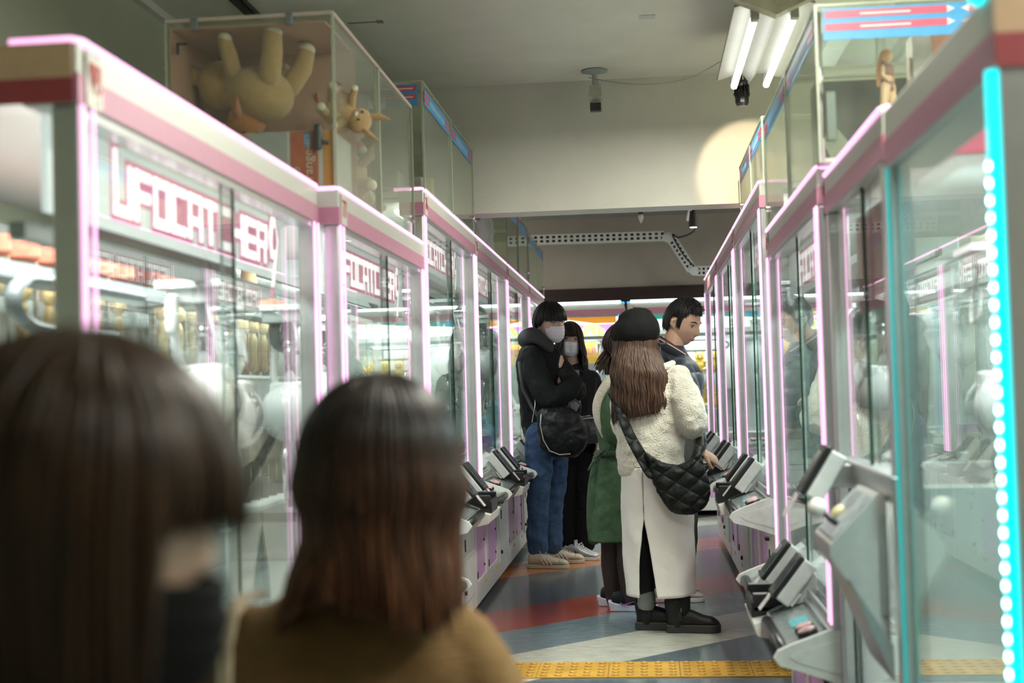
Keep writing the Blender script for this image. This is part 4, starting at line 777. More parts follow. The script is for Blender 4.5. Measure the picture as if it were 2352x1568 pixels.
obj('tray_run', tray(a0, a1, 26), TRW, tr); obj('tray_run', tray(P(1543, 548, 12.9), a2, 8), TRW, tr); obj('tray_run', tray(P(1598, 622, 12.9), a3, 4), TRW, tr); [obj('tray_shade_plate', tshade(*k), mat('tray_shade_dark', (.06, .06, .055), .8), tr) for k in ((a0, a1), (P(1543, 548, 12.9), a2), (P(1598, 622, 12.9), a3))]; obj('tray_elbow', MB().ball(P(1535, 545, 12.9), (.06, .02, .05)), TRW, tr, True); obj('tray_elbow', MB().ball(P(1594, 621, 12.9), (.05, .02, .05)), TRW, tr, True); obj('tray_hanger', MB().tube([P(1300, 545, 12.95), P(1300, 545, 12.95)+V((0, .6, .02))], .01).tube([P(1450, 545, 12.95), P(1450, 545, 12.95)+V((0, .6, .02))], .01), TRW, tr)
wr = tag(obj('black_cable', MB().tube(resample([tuple(P(*p)) for p in ((1595, 490, 10.22), (1594, 530, 12.0), (1560, 545, 12.8), (1545, 540, 12.82), (1570, 585, 12.82), (1595, 612, 12.82))], 8), .008, 8), BLKM, smooth=True), 'black cable drooping from the far spotlight along the cable tray', 'cable')
pz = P(1472, 496, 11.2); pd = empty('pendant_sensor', (pz.x, 11.2, 2.92), 0, 'white pendant sensor hanging from the far ceiling', 'sensor')
dz = pz.z-2.92
obj('rose', MB().lathe([(.002, 0), (.045, 0), (.045, -.03), (.02, -.05), (.006, -.055)], seg=20), TRW, pd, True); obj('rod', MB().tube([(0, 0, -.04), (0, 0, -.26)], .009, 8), TRW, pd, True); obj('black_collar', MB().tube([(0, 0, -.26), (0, 0, -.285)], .02, 12), BLKM, pd); obj('probe', MB().lathe([(.018, -.285), (.022, -.31), (.012, -.34), (.002, -.36)], seg=14), TRW, pd, True)
pt = P(1592, 500, 10.2); tk = empty('track_spotlight', pt, 0, 'small black spotlight on a white rail at the far ceiling, lit', 'spotlight')
obj('rail', MB().box(-.03, -.01, -.5, .6, .05, .08), TRW, tk); obj('lamp_body', MB().lathe([(.022, .09), (.024, .05), (.028, .02), (.034, -.03), (.034, -.07)], (0, 0, 0), 18), BLKM, tk, True); obj('lit_lens', MB().lathe([(.026, -.071), (.026, -.074), (.002, -.075)], seg=18), glow('lens_glow', (1, .9, .75), 5, False), tk); obj('bracket', MB().box(-.018, .018, -.012, .012, .08, .15), BLKM, tk); obj('ceiling_rod', MB().tube([(-.02, .3, .07), (-.02, .3, 2.925-pt.z)], .006).tube([(-.02, -.3, .07), (-.02, -.3, 2.925-pt.z)], .006), BLKM, tk)
area('lens_light', (0, 0, -.08), (0, 0, 0), .05, .05, 4, (1, .85, .65), tk, spread=RD(80))
# marks and bits on the near ceiling
scr = tag(obj('ceiling_scar', MB().box(-.10, .05, -.004, .004, -.001, .004).box(.03, .06, -.02, .02, -.001, .004), mat('scar_brown', (.34, .28, .20), .7, var=.4, scale=80)), 'long brown scratch on the ceiling plaster left of centre', 'ceiling mark'); q = MW @ V((850-PX, -(50-PY), -F)); t = (ZC-CAMZ)/q.z; scr.location = (q.x*t, q.y*t, ZC-.003)
ol = tag(obj('ceiling_patch', MB().box(-.035, .035, -.03, .03, -.001, .004), mat('patch_pale', (.60, .62, .56), .7)), 'small pale square patch on the ceiling near mid aisle', 'ceiling mark'); q = MW @ V((1487-PX, -(38-PY), -F)); t = (ZC-CAMZ)/q.z; ol.location = (q.x*t, q.y*t, ZC-.003)
q = MW @ V((545-PX, -(8-PY), -F)); t = (ZC-CAMZ-.02)/q.z
hk = tag(obj('ceiling_track', MB().box(-.02, .02, -.4, .25, 0, .02).box(.03, .034, -.4, .25, .0, .02), BLKM), 'black track strip on the ceiling above the plush case', 'track'); hk.location = (q.x*t, q.y*t, ZC-.021)
# ------------------------------------------------------------------ people
SKIN = mat('skin', (.56, .36, .25), .5, var=.05, scale=12, bump=.08, bscale=150); SKIN.node_tree.nodes['Principled BSDF'].inputs['Subsurface Weight'].default_value = .08
SKIN.node_tree.nodes['Principled BSDF'].inputs['Subsurface Scale'].default_value = .01
SKINL = mat('fair_skin', (.62, .43, .33), .5, var=.05, scale=12)
EYE = mat('eye_dark', (.02, .012, .01), .15); EYEW = mat('eye_white', (.62, .58, .54), .3); LIP = mat('lip', (.42, .18, .14), .45); BROW = mat('brow', (.02, .014, .012), .8)
MASK = mat('mask_white', (.90, .89, .92), .7, var=.02, bump=.1, bscale=90)
def hairmat(name, a, b, rough=.38, top=None, zsplit=None):
    "strand-streaked hair; optional lighter dyed lengths"
    m = bpy.data.materials.new(name); m.use_nodes = True; N, L = nodes(m); bs = N['Principled BSDF']; bs.inputs['Roughness'].default_value = rough; bs.inputs['Specular IOR Level'].default_value = .28
    tc = N.new('ShaderNodeTexCoord'); mp = N.new('ShaderNodeMapping'); mp.inputs['Scale'].default_value = (90, 90, 4); L.new(tc.outputs['Object'], mp.inputs[0])
    n = N.new('ShaderNodeTexNoise'); n.inputs['Scale'].default_value = 1.2; n.inputs['Detail'].default_value = 5; L.new(mp.outputs[0], n.inputs[0])
    r = N.new('ShaderNodeValToRGB'); r.color_ramp.elements[0].position = .3; r.color_ramp.elements[1].position = .72; r.color_ramp.elements[0].color = (*a, 1); r.color_ramp.elements[1].color = (*b, 1); L.new(n.outputs[0], r.inputs[0]); last = r.outputs[0]
    if top:                                        # grown-out dye: darker at the roots
        sp = N.new('ShaderNodeSeparateXYZ'); L.new(tc.outputs['Object'], sp.inputs[0]); mr = N.new('ShaderNodeMapRange'); mr.inputs['From Min'].default_value = zsplit[0]; mr.inputs['From Max'].default_value = zsplit[1]; L.new(sp.outputs[2], mr.inputs[0])
        mx = N.new('ShaderNodeMix'); mx.data_type = 'RGBA'; L.new(mr.outputs[0], mx.inputs[0]); L.new(last, mx.inputs[6]); mx.inputs[7].default_value = (*top, 1); last = mx.outputs[2]
    L.new(last, bs.inputs['Base Color'])
    bp = N.new('ShaderNodeBump'); bp.inputs['Strength'].default_value = .35; bp.inputs['Distance'].default_value = .004; L.new(n.outputs[0], bp.inputs['Height']); L.new(bp.outputs[0], bs.inputs['Normal'])
    return m
def ypr(yaw, pitch=0., roll=0.): return Matrix.Rotation(yaw, 4, 'Z') @ Matrix.Rotation(pitch, 4, 'X') @ Matrix.Rotation(roll, 4, 'Y')
def head(mb, M, s=1.0):
    "sculpted head, face towards local +y, 23 cm chin to crown"
    g = lambda a, w: math.exp(-(a/w)**2); NU, NV = 56, 44; grid = []
    for j in range(NV+1):
        ph = -pi/2+pi*j/NV; row = []
        for i in range(NU):
            th = 2*pi*i/NU; ux, uy, uz = cos(ph)*sin(th), cos(ph)*cos(th), sin(ph)
            x, y, z = .076*ux, .096*uy, .118*uz
            if uz < 0:
                k = -uz
                if uy > -.1: x *= 1-.26*k**1.5; y = y*(1-.10*k)+.012*k*max(uy, 0)
                else: y *= 1-.30*k; x *= 1-.22*k
            if uy > 0: x *= 1+.05*uy; y *= 1-.06*g(x, .02)*0
            if uy > .15:
                f = min(1, (uy-.15)*2.2); ax = abs(x)
                y += f*(.023*g(x, .0105)*(g(z+.024, .015) if z < -.024 else g(z+.024, .034)) - .010*g(ax-.031, .015)*g(z-.008, .012) + .004*g(z-.030, .010)*g(ax-.026, .028) + .007*g(z+.098, .018)*g(x, .024)
                     + .006*g(z+.054, .006)*g(x, .021) + .006*g(z+.067, .006)*g(x, .018) - .003*g(z+.060, .003)*g(x, .024) + .003*g(ax-.042, .018)*g(z+.022, .02) + .003*g(ax-.012, .006)*g(z+.030, .008))
            row.append(mb.bm.verts.new(M @ V((x*s, y*s, z*s))))
        grid.append(row)
    for j in range(NV):
        for i in range(NU):
            try: mb.bm.faces.new((grid[j][i], grid[j][(i+1) % NU], grid[j+1][(i+1) % NU], grid[j+1][i]))
            except ValueError: pass
    bmesh.ops.remove_doubles(mb.bm, verts=[v for r in (grid[0], grid[-1]) for v in r], dist=.0001)
    for sg in (-1, 1):
        mb.tube([M @ V((sg*.076*s, -.004, .018*s)), M @ V((sg*.084*s, -.012*s, .012*s)), M @ V((sg*.083*s, -.012*s, -.008*s)), M @ V((sg*.076*s, -.002, -.022*s))], [.010*s, .013*s, .011*s, .007*s], 10, ends=True, flat=.9)
def face(root, M, s=1., lookdown=0., mouth=True, brow=True, skin=None, glasses=False):
    L_ = root.location; T = Matrix.Translation(-L_) @ M
    for sg in (-1, 1):
        e = obj('eye', MB().ball(T @ V((sg*.031*s, .0695*s, .008*s)), (.0125*s, .0125*s, .0075*s), seg=16, rings=10), EYEW, root, True)
        obj('iris', MB().ball(T @ V((sg*.032*s, .0775*s, (.006-lookdown)*s)), (.0055*s, .006*s, .0055*s), seg=12, rings=8), EYE, e, True)
        obj('eyelid', MB().tube([T @ V((sg*.018*s, .080*s, .009*s)), T @ V((sg*.031*s, .0845*s, .0145*s)), T @ V((sg*.046*s, .072*s, .009*s))], [.0012*s, .0022*s, .0014*s], 6), BROW, e, True)
        if brow: obj('eyebrow', MB().tube([T @ V((sg*.014*s, .094*s, .027*s)), T @ V((sg*.031*s, .088*s, .034*s)), T @ V((sg*.050*s, .073*s, .029*s))], [.002*s, .0035*s, .0012*s], 8), BROW, root, True)
    if mouth: obj('lips', MB().tube([T @ V((-.023*s, .079*s, -.060*s)), T @ V((-.008*s, .0905*s, -.056*s)), T @ V((.008*s, .0905*s, -.056*s)), T @ V((.023*s, .079*s, -.060*s))], [.001*s, .0035*s, .0035*s, .001*s], 8).tube([T @ V((-.020*s, .080*s, -.062*s)), T @ V((0, .0895*s, -.066*s)), T @ V((.020*s, .080*s, -.062*s))], [.001*s, .004*s, .001*s], 8), LIP, root, True)
def facemask(root, M, s=1., m=None):
    L_ = root.location; T = Matrix.Translation(-L_) @ M; mb = MB(); NU, NV = 24, 22; grid = []
    for j in range(NV+1):
        v = j/NV; z = -.012-(.105*v); row = []
        for i in range(NU+1):
            u = -1+2*i/NU; wdt = .068-.012*v*v-.010*(v > .8)*(v-.8)/.2; x = u*wdt
            y = .092+.034*(1-abs(u)**1.7)*(math.sin(pi*min(1, .25+v*.75))**.7 if v < 1 else 0)-.055*abs(u)**2.2-.020*max(0, v-.7)/.3*(1-.3*abs(u)) + .0018*math.sin(v*pi*9)*(1-abs(u))
            row.append(mb.bm.verts.new(T @ V((x*s, y*s, z*s))))
        grid.append(row)
    for j in range(NV):
        for i in range(NU): mb.bm.faces.new((grid[j][i], grid[j][i+1], grid[j+1][i+1], grid[j+1][i]))
    o = obj('face_mask', mb, m or MASK, root, True); sd = o.modifiers.new('thick', 'SOLIDIFY'); sd.thickness = .0025*s
    for sg in (-1, 1): obj('ear_loop', MB().tube([T @ V((sg*.066*s, .045*s, -.016*s)), T @ V((sg*.078*s, .012*s, .004*s)), T @ V((sg*.084*s, -.014*s, .016*s))], .0014*s, 6).tube([T @ V((sg*.058*s, .045*s, -.100*s)), T @ V((sg*.072*s, .012*s, -.055*s)), T @ V((sg*.082*s, -.016*s, -.022*s))], .0014*s, 6), m or MASK, o, True)
def hair(root, M, Lf, m, s=1., flare=lambda az, d: 0., wave=.0, wl=.09, n=220, rad=.0045, seed=1, abc=(.088, .108, .126), world_down=True, tips=0., nbase=72, name='hair', part=None, start=.15):
    "Lf(az): how far the hair reaches below the head centre (negative = stops above it); az 0 = face side"
    rnd = random.Random(seed); T = Matrix.Translation(-root.location) @ M; a, b, c = [k*s for k in abc]
    c0 = T @ V((0, 0, 0)); Ri = T.to_3x3(); dn = (Ri.inverted() @ V((0, 0, -1))).normalized() if world_down else V((0, 0, -1))
    def path(az, off, jit=0., ln=None, steps=26):
        L_ = Lf(az)*s if ln is None else ln; pts = []
        zend = -L_                                  # local z of the tip on the skull part
        tmax = pi/2 if L_ >= 0 else math.acos(max(-1, min(1, zend/(c+off))))
        arc = tmax*c; tot = arc+max(0, L_)
        for k in range(steps+1):
            q = k/steps*tot
            if q <= arc:
                t = q/c; t = max(t, 0.0); p = V(((a+off)*sin(t)*sin(az), (b+off)*sin(t)*cos(az), (c+off)*cos(t)))
            else:
                d = q-arc; f = flare(az, d/s)*s; base = V(((a+off+f)*sin(az), (b+off+f)*cos(az), 0)); p = base+dn*d
                w_ = min(1, d/(.10*s)); p += V((sin(az+pi/2), cos(az+pi/2), 0))*wave*w_*sin(d/wl*2*pi/s+jit)+V((sin(az), cos(az), 0))*wave*w_*cos(d/wl*2*pi/s+jit*1.7)
            pts.append(p)
        return pts
    mb = MB(); g = []; NB, ST = nbase, 30
    for i in range(NB): az = 2*pi*i/NB; g.append([mb.bm.verts.new(T @ p) for p in path(az, .0, az*2, steps=ST)])
    for i in range(NB):
        for k in range(ST):
            q = g[i], g[(i+1) % NB]; 
            try: mb.bm.faces.new((q[0][k], q[0][k+1], q[1][k+1], q[1][k]))
            except ValueError: pass
    g2 = [[mb.bm.verts.new(T @ p) for p in path(2*pi*i/NB, -.006*s, 4*pi*i/NB, steps=ST)] for i in range(NB)]
    for i in range(NB):
        A_, B_ = g2[i], g2[(i+1) % NB]
        for k in range(ST): mb.bm.faces.new((A_[k], B_[k], B_[k+1], A_[k+1]))
        mb.bm.faces.new((g[i][-1], A_[-1], B_[-1], g[(i+1) % NB][-1]))
    bmesh.ops.remove_doubles(mb.bm, verts=[x[0] for x in g]+[x[0] for x in g2], dist=.0005)
    for i in range(n):
        az = rnd.uniform(0, 2*pi); L_ = Lf(az)*s*(1+rnd.uniform(-.10, .06))+(rnd.uniform(-.01, .01)*s); off = rnd.uniform(0, .009)*s; steps = 26
        p = path(az+rnd.uniform(-.04, .04), off, az*2+rnd.uniform(-.6, .6), L_, steps); st = int(steps*start*rnd.uniform(0, 1)); p = p[st:]
        nn = len(p); r = [rad*s*(.6+.6*sin(pi*min(1, .25+.75*k/nn)))*(1 if k < nn*.75 else (nn-k)/(nn*.25)+.08) for k in range(nn)]
        mb.tube([T @ x for x in p], r, 5)
    return obj(name, mb, m, part or root, True)
def hand(mb, wrist, d, nrm, side=1, s=1., curl=.5, point=False):
    "palm, four unequal fingers and a thumb; d = along the hand, nrm = back of the hand"
    d = V(d).normalized(); nrm = (V(nrm)-d*V(nrm).dot(d)).normalized(); r = d.cross(nrm)*side; w0 = V(wrist)
    mb.tube([w0-d*.02*s, w0+d*.03*s, w0+d*.085*s], [.024*s, .032*s, .036*s], 14, flat=.45, ends=True, up=nrm)
    for k, (o, ln) in enumerate(((-.028, .072), (-.0095, .082), (.0095, .077), (.027, .060))):
        c = .12 if (point and k == 0) else curl*(1+.1*k)*(1.35 if point else 1); p = w0+d*.085*s+r*o*s; a = 0; pts = [p-d*.02*s, p]; dd = d
        for q, f in enumerate((.45, .32, .23)):
            a += c*(.55, .75, .6)[q]; dd = d*cos(a)-nrm*sin(a); p = p+dd*ln*f*s; pts.append(p)
        mb.tube(pts, [.0095*s, .0092*s, .0085*s, .0078*s, .0065*s], 10, ends=True)
    p = w0+d*.03*s-r*.026*s; mb.tube([p, p-r*.022*s+d*.022*s-nrm*.01*s, p-r*.026*s+d*.048*s-nrm*.022*s, p-r*.018*s+d*.070*s-nrm*.03*s], [.013*s, .011*s, .0098*s, .008*s], 10, ends=True)
def limb(mb, pts, rad, sub=5, seg=18, flat=1., ends=True):
    q = resample([tuple(p)+(r,) for p, r in zip([V(p) for p in pts], rad)], sub); mb.tube([V(p[:3]) for p in q], [p[3] for p in q], seg, ends=ends, flat=flat); return mb
def shoe(root, heel, ang, L_, style, mats, z0=FL, s=1., shaft=0.):
    T = Matrix.Translation(V((heel[0], heel[1], z0))-root.location) @ Matrix.Rotation(ang, 4, 'Z')
    def sec(x, hw, zb, zt, mb, ring):
        ring.append([mb.bm.verts.new(T @ V((x, hw*cos(t), zb+(zt-zb)*(.5+.5*sin(t))*(1 if sin(t) > 0 else 1)))) for t in [2*pi*k/20 for k in range(20)]])
    def skin_(lst):
        mb = MB(); ring = []
        for x, hw, zb, zt in resample(lst, 4): sec(x*L_, hw*s, zb*s, zt*s, mb, ring)
        for p, q in zip(ring, ring[1:]):
            for k in range(20): mb.bm.faces.new((p[k], p[(k+1) % 20], q[(k+1) % 20], q[k]))
        mb.bm.faces.new(ring[0][::-1]); mb.bm.faces.new(ring[-1]); return mb
    hi = .105 if style != 'boot' else .125; k_ = 1.3 if style == 'boot' else 1.
    up = skin_([(.015, .012, .025, .06), (.05, .032, .02, hi*.92), (.2, .036, .02, hi), (.34, .037, .02, hi*.93), (.5, .039, .02, .082*k_), (.68, .044, .02, .066*k_), (.85, .043, .02, .055*k_+.004*(k_ > 1)), (.95, .034, .02, .045*k_), (.992, .014, .022, .034*k_)])
    if shaft:
        q = [T @ V((x*L_, 0, z)) for x, z in ((.2, .05), (.18, shaft*.6), (.17, shaft))]; limb(up, q, [.046*s, .050*s, .055*s], flat=1.)
    u = obj('boot_upper' if style == 'boot' else 'shoe_upper', up, mats[0], root, True); remesh(u, .004, 2)
    pts = [(-.01, .024), (.02, .034), (.15, .039), (.35, .037), (.55, .043), (.75, .050), (.9, .045), (.98, .028), (1.01, .012)]; pr = resample(pts, 3); th = {'boot': .036, 'trainer': .034, 'sneaker': .026, 'plain': .024}[style]
    poly = [(x*L_, w_*s) for x, w_ in pr]+[(x*L_, -w_*s) for x, w_ in pr[::-1]]
    so = MB().prism(poly, .001, th, 'z', M=T)
    if style == 'trainer':
        for v in so.bm.verts:
            l = T.inverted() @ v.co
            if l.z > .02 and l.x < .2*L_: l.z += .022*(1-l.x/(.2*L_)); l.x -= .012*(1-l.x/(.2*L_))
            if l.x > .8*L_ and l.z < .01: l.z += .012
            v.co = T @ l
    o = obj('sole', so, mats[1], root, False); bv = o.modifiers.new('b', 'BEVEL'); bv.width = .004; bv.segments = 2; bv.limit_method = 'ANGLE'
    if style == 'boot':
        obj('elastic_panel', MB().prism([(.14*L_, .06), (.30*L_, .06), (.27*L_, shaft-.01), (.12*L_, shaft-.01)], -.0475*s, -.0445*s, 'y', M=T), mat('elastic', (.012, .012, .012), .9, bump=.4, bscale=300), u)
        obj('pull_tab', MB().box(.0, .012, -.012, .012, shaft-.03, shaft+.012, M=T), BLKM, u); obj('welt', MB().prism([(x*1.0, y*1.03) for x, y in poly], th, th+.003, 'z', M=T), mat('welt', (.10, .07, .04), .6), u)
    if style in ('sneaker', 'trainer', 'plain'):
        lc = MB()
        for k in range(6):
            x = (.36+.07*k)*L_; z = (.095-.0072*k)*s+.006; lc.tube([T @ V((x, -.024*s, z-.012)), T @ V((x+.006, 0, z+.004)), T @ V((x+.012, .024*s, z-.012))], .0028, 6)
        lc.tube([T @ V((.36*L_, 0, .105)), T @ V((.33*L_, -.03, .115)), T @ V((.38*L_, -.045, .09))], .0028, 6).tube([T @ V((.36*L_, 0, .105)), T @ V((.40*L_, .02, .115)), T @ V((.46*L_, .03, .085))], .0028, 6)
        obj('laces', lc, mats[2], u, True); obj('tongue', MB().box(.25*L_, .285*L_, -.022, .022, .085, .135, M=T @ Matrix.Rotation(.0, 4, 'Y'), bev=.006), mats[0], u)
    def band(x0, x1, h0, h1, m, nm, sgn=-1, lean=.05):
        obj(nm, MB().prism([(x0*L_, h0), (x1*L_, h0), ((x1-lean)*L_, h1), ((x0-lean)*L_, h1)], sgn*.0478*s, sgn*.0400*s, 'y', M=T), m, u)
    if style == 'sneaker':
        for k in range(3):
            for sgn in (-1, 1): band(.44+.085*k, .475+.085*k, .028, .068, mats[3], 'side_stripe', sgn, .10)
        obj('toe_cap', skin_([(.80, .044, .022, .062), (.90, .042, .022, .056), (.97, .028, .022, .044), (1.0, .010, .022, .032)]), mats[1], u, True)
    if style == 'trainer' and len(mats) > 3:
        obj('side_swoosh', MB().prism([(.22*L_, .052), (.27*L_, .040), (.34*L_, .044), (.62*L_, .062), (.33*L_, .036), (.26*L_, .033), (.21*L_, .044)], -.0455*s, -.0400*s, 'y', M=T), mats[3], u)
    if style == 'plain' and len(mats) > 3:
        tm = textmesh('N', .042, .001); tm.materials.clear(); tm.materials.append(mats[3]); t_ = bpy.data.objects.new('letter_patch', tm); COL.objects.link(t_); t_.parent = u; t_.matrix_local = T @ Matrix.Translation((.38*L_, -.0435*s, .052)) @ Matrix.Rotation(pi/2, 4, 'X')
def person(loc, label): return empty('person', loc, 0, label, 'person')
def bodymesh(root, mb, vox=.006, skin=None, disp=0):
    for v in mb.bm.verts: v.co -= root.location
    o = obj('body', mb, skin or SKIN, root, True); remesh(o, vox, 1); return o
def garment(root, nm, mb, m, vox=.007, disp=.012, ds=.09, sm=3):
    for v in mb.bm.verts: v.co -= root.location
    o = obj(nm, mb, m, root, True); remesh(o, vox, sm, disp, ds); return o
def W(root, mb):
    for v in mb.bm.verts: v.co -= root.location
    return mb
# ---- woman in the cream fleece (back to the viewer)
Y4 = 6.78; r4 = person((.10, Y4, 0), 'person in cream fleece, black newsboy cap and long white slit skirt, back to the viewer')
M4 = Matrix.Translation(P(1462, 798, Y4)) @ ypr(RD(-72), RD(-6))
FLE = mat('cream_fleece', (.70, .67, .55), .95, var=.06, scale=45, bump=1., bscale=130, sheen=.6); SKT = mat('white_skirt', (.74, .72, .66), .8, var=.02, scale=20, bump=.1, bscale=200)
c = lambda x, y, Y=Y4: P(x, y, Y)
b = MB(); head(b, M4, .95); limb(b, [c(1468, 830), c(1480, 870), c(1490, 910)], [.05, .052, .08])
b.loft([(*c(1500, 1100), .13, .10), (*c(1498, 1000), .115, .09), (*c(1495, 900), .14, .09), (*c(1492, 860), .09, .06)], seg=24)
sh = c(1560, 880, Y4-.02); el = c(1580, 985, Y4-.06); wr_ = V((.19, Y4+.12, 1.10)); limb(b, [sh, el, wr_], [.05, .042, .028]); hand(b, wr_, (.6, .7, .25), (0, 0, 1), 1, .92, .6)
sh2 = c(1440, 885, Y4+.08); el2 = c(1442, 985, Y4+.16); wr2 = V((.08, Y4+.28, 1.08)); limb(b, [sh2, el2, wr2], [.05, .042, .028]); hand(b, wr2, (.9, .2, .25), (0, 0, 1), -1, .92, .6)
for hx, hy, kx, ky in ((-.01, Y4+.03, 1482, Y4+.02), (.10, Y4+.01, 1562, Y4-.08)): limb(b, [(hx, hy, .80), (V(c(kx, 1230, ky+.04)) if 1 else 0), c(kx, 1400, ky)], [.075, .050, .042])
bodymesh(r4, b, .006, SKINL)
b = MB(); b.loft([(*c(1496, 1072), .170, .125, .3), (*c(1494, 1030), .172, .13, .3), (*c(1497, 960), .165, .125, .3), (*c(1500, 900), .172, .12, .3), (*c(1497, 862), .150, .10, .3), (*c(1490, 838), .095, .075, .3), (*c(1484, 822), .062, .06)], seg=36, power=2.3)
limb(b, [c(1556, 868, Y4-.03), c(1578, 925, Y4-.07), c(1590, 972, Y4-.06), V((.22, Y4+.09, 1.09))], [.070, .080, .078, .055]); limb(b, [c(1438, 872, Y4+.06), c(1432, 930, Y4+.12), c(1440, 985, Y4+.16), V((.10, Y4+.26, 1.08))], [.066, .070, .066, .05])
garment(r4, 'fleece_jacket', b, FLE, .007, .030, .075, 2)
obj('collar', W(r4, MB().tube([c(1500, 850, Y4-.08), c(1530, 842, Y4-.05), c(1545, 834, Y4+.03)], [.014, .02, .016], 12, ends=True)), FLE, r4, True)
# skirt with an opening at the back
mb = MB(); NA, NZ = 96, 44; cx0 = {}; g = []
for j in range(NZ+1):
    t = j/NZ; z = c(1500, 1070).z*(1-t)+.178*t; cxx = .045+.004*t; rx = .172+.008*sin(pi*t)-.002*t; ry = .150+.018*t; row = []
    zs = .560
    for i in range(NA+1):
        k = max(0, (zs-z)/(zs-.178)); gap = .60*k**.85; a0 = -pi/2-.40
        a = a0+gap/2+(2*pi-gap)*i/NA
        f = .004*sin(a*7+z*9)*t; row.append(mb.bm.verts.new(V((cxx+(rx+f)*cos(a)*.97, Y4+(ry+f)*sin(a), z))-r4.location))
    g.append(row)
for j in range(NZ):
    for i in range(NA): mb.bm.faces.new((g[j][i], g[j][i+1], g[j+1][i+1], g[j+1][i]))
sk = obj('slit_skirt', mb, SKT, r4, True); sd = sk.modifiers.new('t', 'SOLIDIFY'); sd.thickness = .006; sd.offset = 1; tx_ = bpy.data.textures.new('folds', 'CLOUDS'); tx_.noise_scale = .16; dd = sk.modifiers.new('d', 'DISPLACE'); dd.texture = tx_; dd.strength = .016
obj('back_seam', W(r4, MB().tube([V((.046+.172*.97*cos(-pi/2-.40), Y4+.155*sin(-pi/2-.40), z)) for z in (.93, .8, .7, .56)], .0022, 6)), mat('seam', (.62, .60, .54), .8), sk)
for k in range(2): obj('hem', W(r4, MB().tube([V(g[NZ][i].co) if 0 else V((.049+.172*.97*cos(-pi/2-.40+.30+(2*pi-.60)*i/60), Y4+.166*sin(-pi/2-.40+.30+(2*pi-.60)*i/60), .180)) for i in range(0, 61)], .004, 6)), SKT, sk, True) if k == 0 else None
BLKF = mat('black_tights', (.012, .012, .012), .8); b = MB(); limb(b, [c(1482, 1190, Y4+.02), c(1480, 1300, Y4+.01), c(1482, 1395, Y4+.0)], [.075, .058, .042]); garment(r4, 'legging', b, BLKF, .006, 0); b = MB(); limb(b, [c(1545, 1210, Y4-.0), c(1560, 1300, Y4-.05), c(1566, 1400, Y4-.08)], [.060, .055, .042]); garment(r4, 'legging', b, BLKF, .006, 0)
SOCK = mat('grey_sock', (.20, .22, .21), .9, bump=.4, bscale=200)
obj('sock', W(r4, limb(MB(), [c(1483, 1366, Y4), c(1483, 1386, Y4)], [.048, .048], 3)), SOCK, r4, True); obj('sock', W(r4, limb(MB(), [c(1562, 1370, Y4-.05), c(1562, 1392, Y4-.05)], [.048, .048], 3)), SOCK, r4, True)
LEA = mat('black_leather', (.014, .014, .014), .42, bump=.15, bscale=120); SOLE = mat('black_sole', (.02, .022, .02), .6)
h1 = P(1461, 1428, Y4); shoe(r4, (h1.x, Y4+.02), RD(-6), .27, 'boot', [LEA, SOLE], shaft=.15); h2 = P(1532, 1440, Y4-.07); shoe(r4, (h2.x, Y4-.07), RD(-4), .26, 'boot', [LEA, SOLE], shaft=.15)
BRN = hairmat('auburn_brown_hair', (.024, .012, .008), (.125, .070, .045))
hair(r4, M4, lambda az: (.34+.05*cos(az+pi)) if abs(((az+pi) % (2*pi))-pi) > .75 else .06, BRN, .98, flare=lambda az, d: (.022+.060*max(0, sin(az)))*min(1, d/.13), wave=.0035, wl=.11, n=620, rad=.0038, seed=4, world_down=True)
CAPM = mat('black_wool', (.006, .0065, .0065), .85, bump=.3, bscale=150)
capc = MB(); MC = Matrix.Translation(P(1465, 765, Y4)) @ ypr(RD(-75), RD(4), RD(0))
for row in ([(.098, .112, .030, -.030)],): pass
capc.loft([(0, .0, -.046, .086, .098), (0, -.004, -.034, .098, .108), (0, -.012, .0, .112, .124), (0, -.012, .045, .108, .118), (0, -.004, .082, .078, .088)], seg=40)
for v in capc.bm.verts:
    l = v.co; a = math.atan2(l.y, l.x); l = V((l.x*(1+.02*cos(8*a)), l.y*(1+.02*cos(8*a)), l.z+.02*(l.y/-.12)*(-.35) )); v.co = (MC @ l)-r4.location
cap_ = obj('newsboy_cap', capc, CAPM, r4, True)
bri = MB(); pr = [(.072*sin(t), .085+.062*cos(t)) for t in [pi*k/16-pi/2 for k in range(17)]]; bri.prism(pr, -.046, -.041, 'z')
for v in bri.bm.verts: l = v.co.copy(); l.z -= .9*(l.x**2)*4-.0+.25*(l.y-.085); v.co = (MC @ l)-r4.location
obj('cap_brim', bri, mat('cap_leather', (.03, .03, .03), .35), cap_, False)
obj('cap_button', W(r4, MB().ball(MC @ V((0, 0, .125)), (.010, .010, .006))), CAPM, cap_, True)
gl = MB()
for sg in (-1, 1): gl.tube([M4 @ V((sg*.031+.021*cos(t), .107, .004+.017*sin(t))) for t in [2*pi*k/20 for k in range(20)]], .0015, 6, close=True); gl.tube([M4 @ V((sg*.052, .107, .008)), M4 @ V((sg*.080, .04, .008)), M4 @ V((sg*.080, -.02, .012))], .0014, 6)
gl.tube([M4 @ V((-.012, .107, .008)), M4 @ V((.012, .107, .008))], .0014, 6)
obj('glasses', W(r4, gl), mat('glasses_frame', (.55, .52, .50), .3, metal=.6), r4, True)
face(r4, M4, .95, mouth=True)
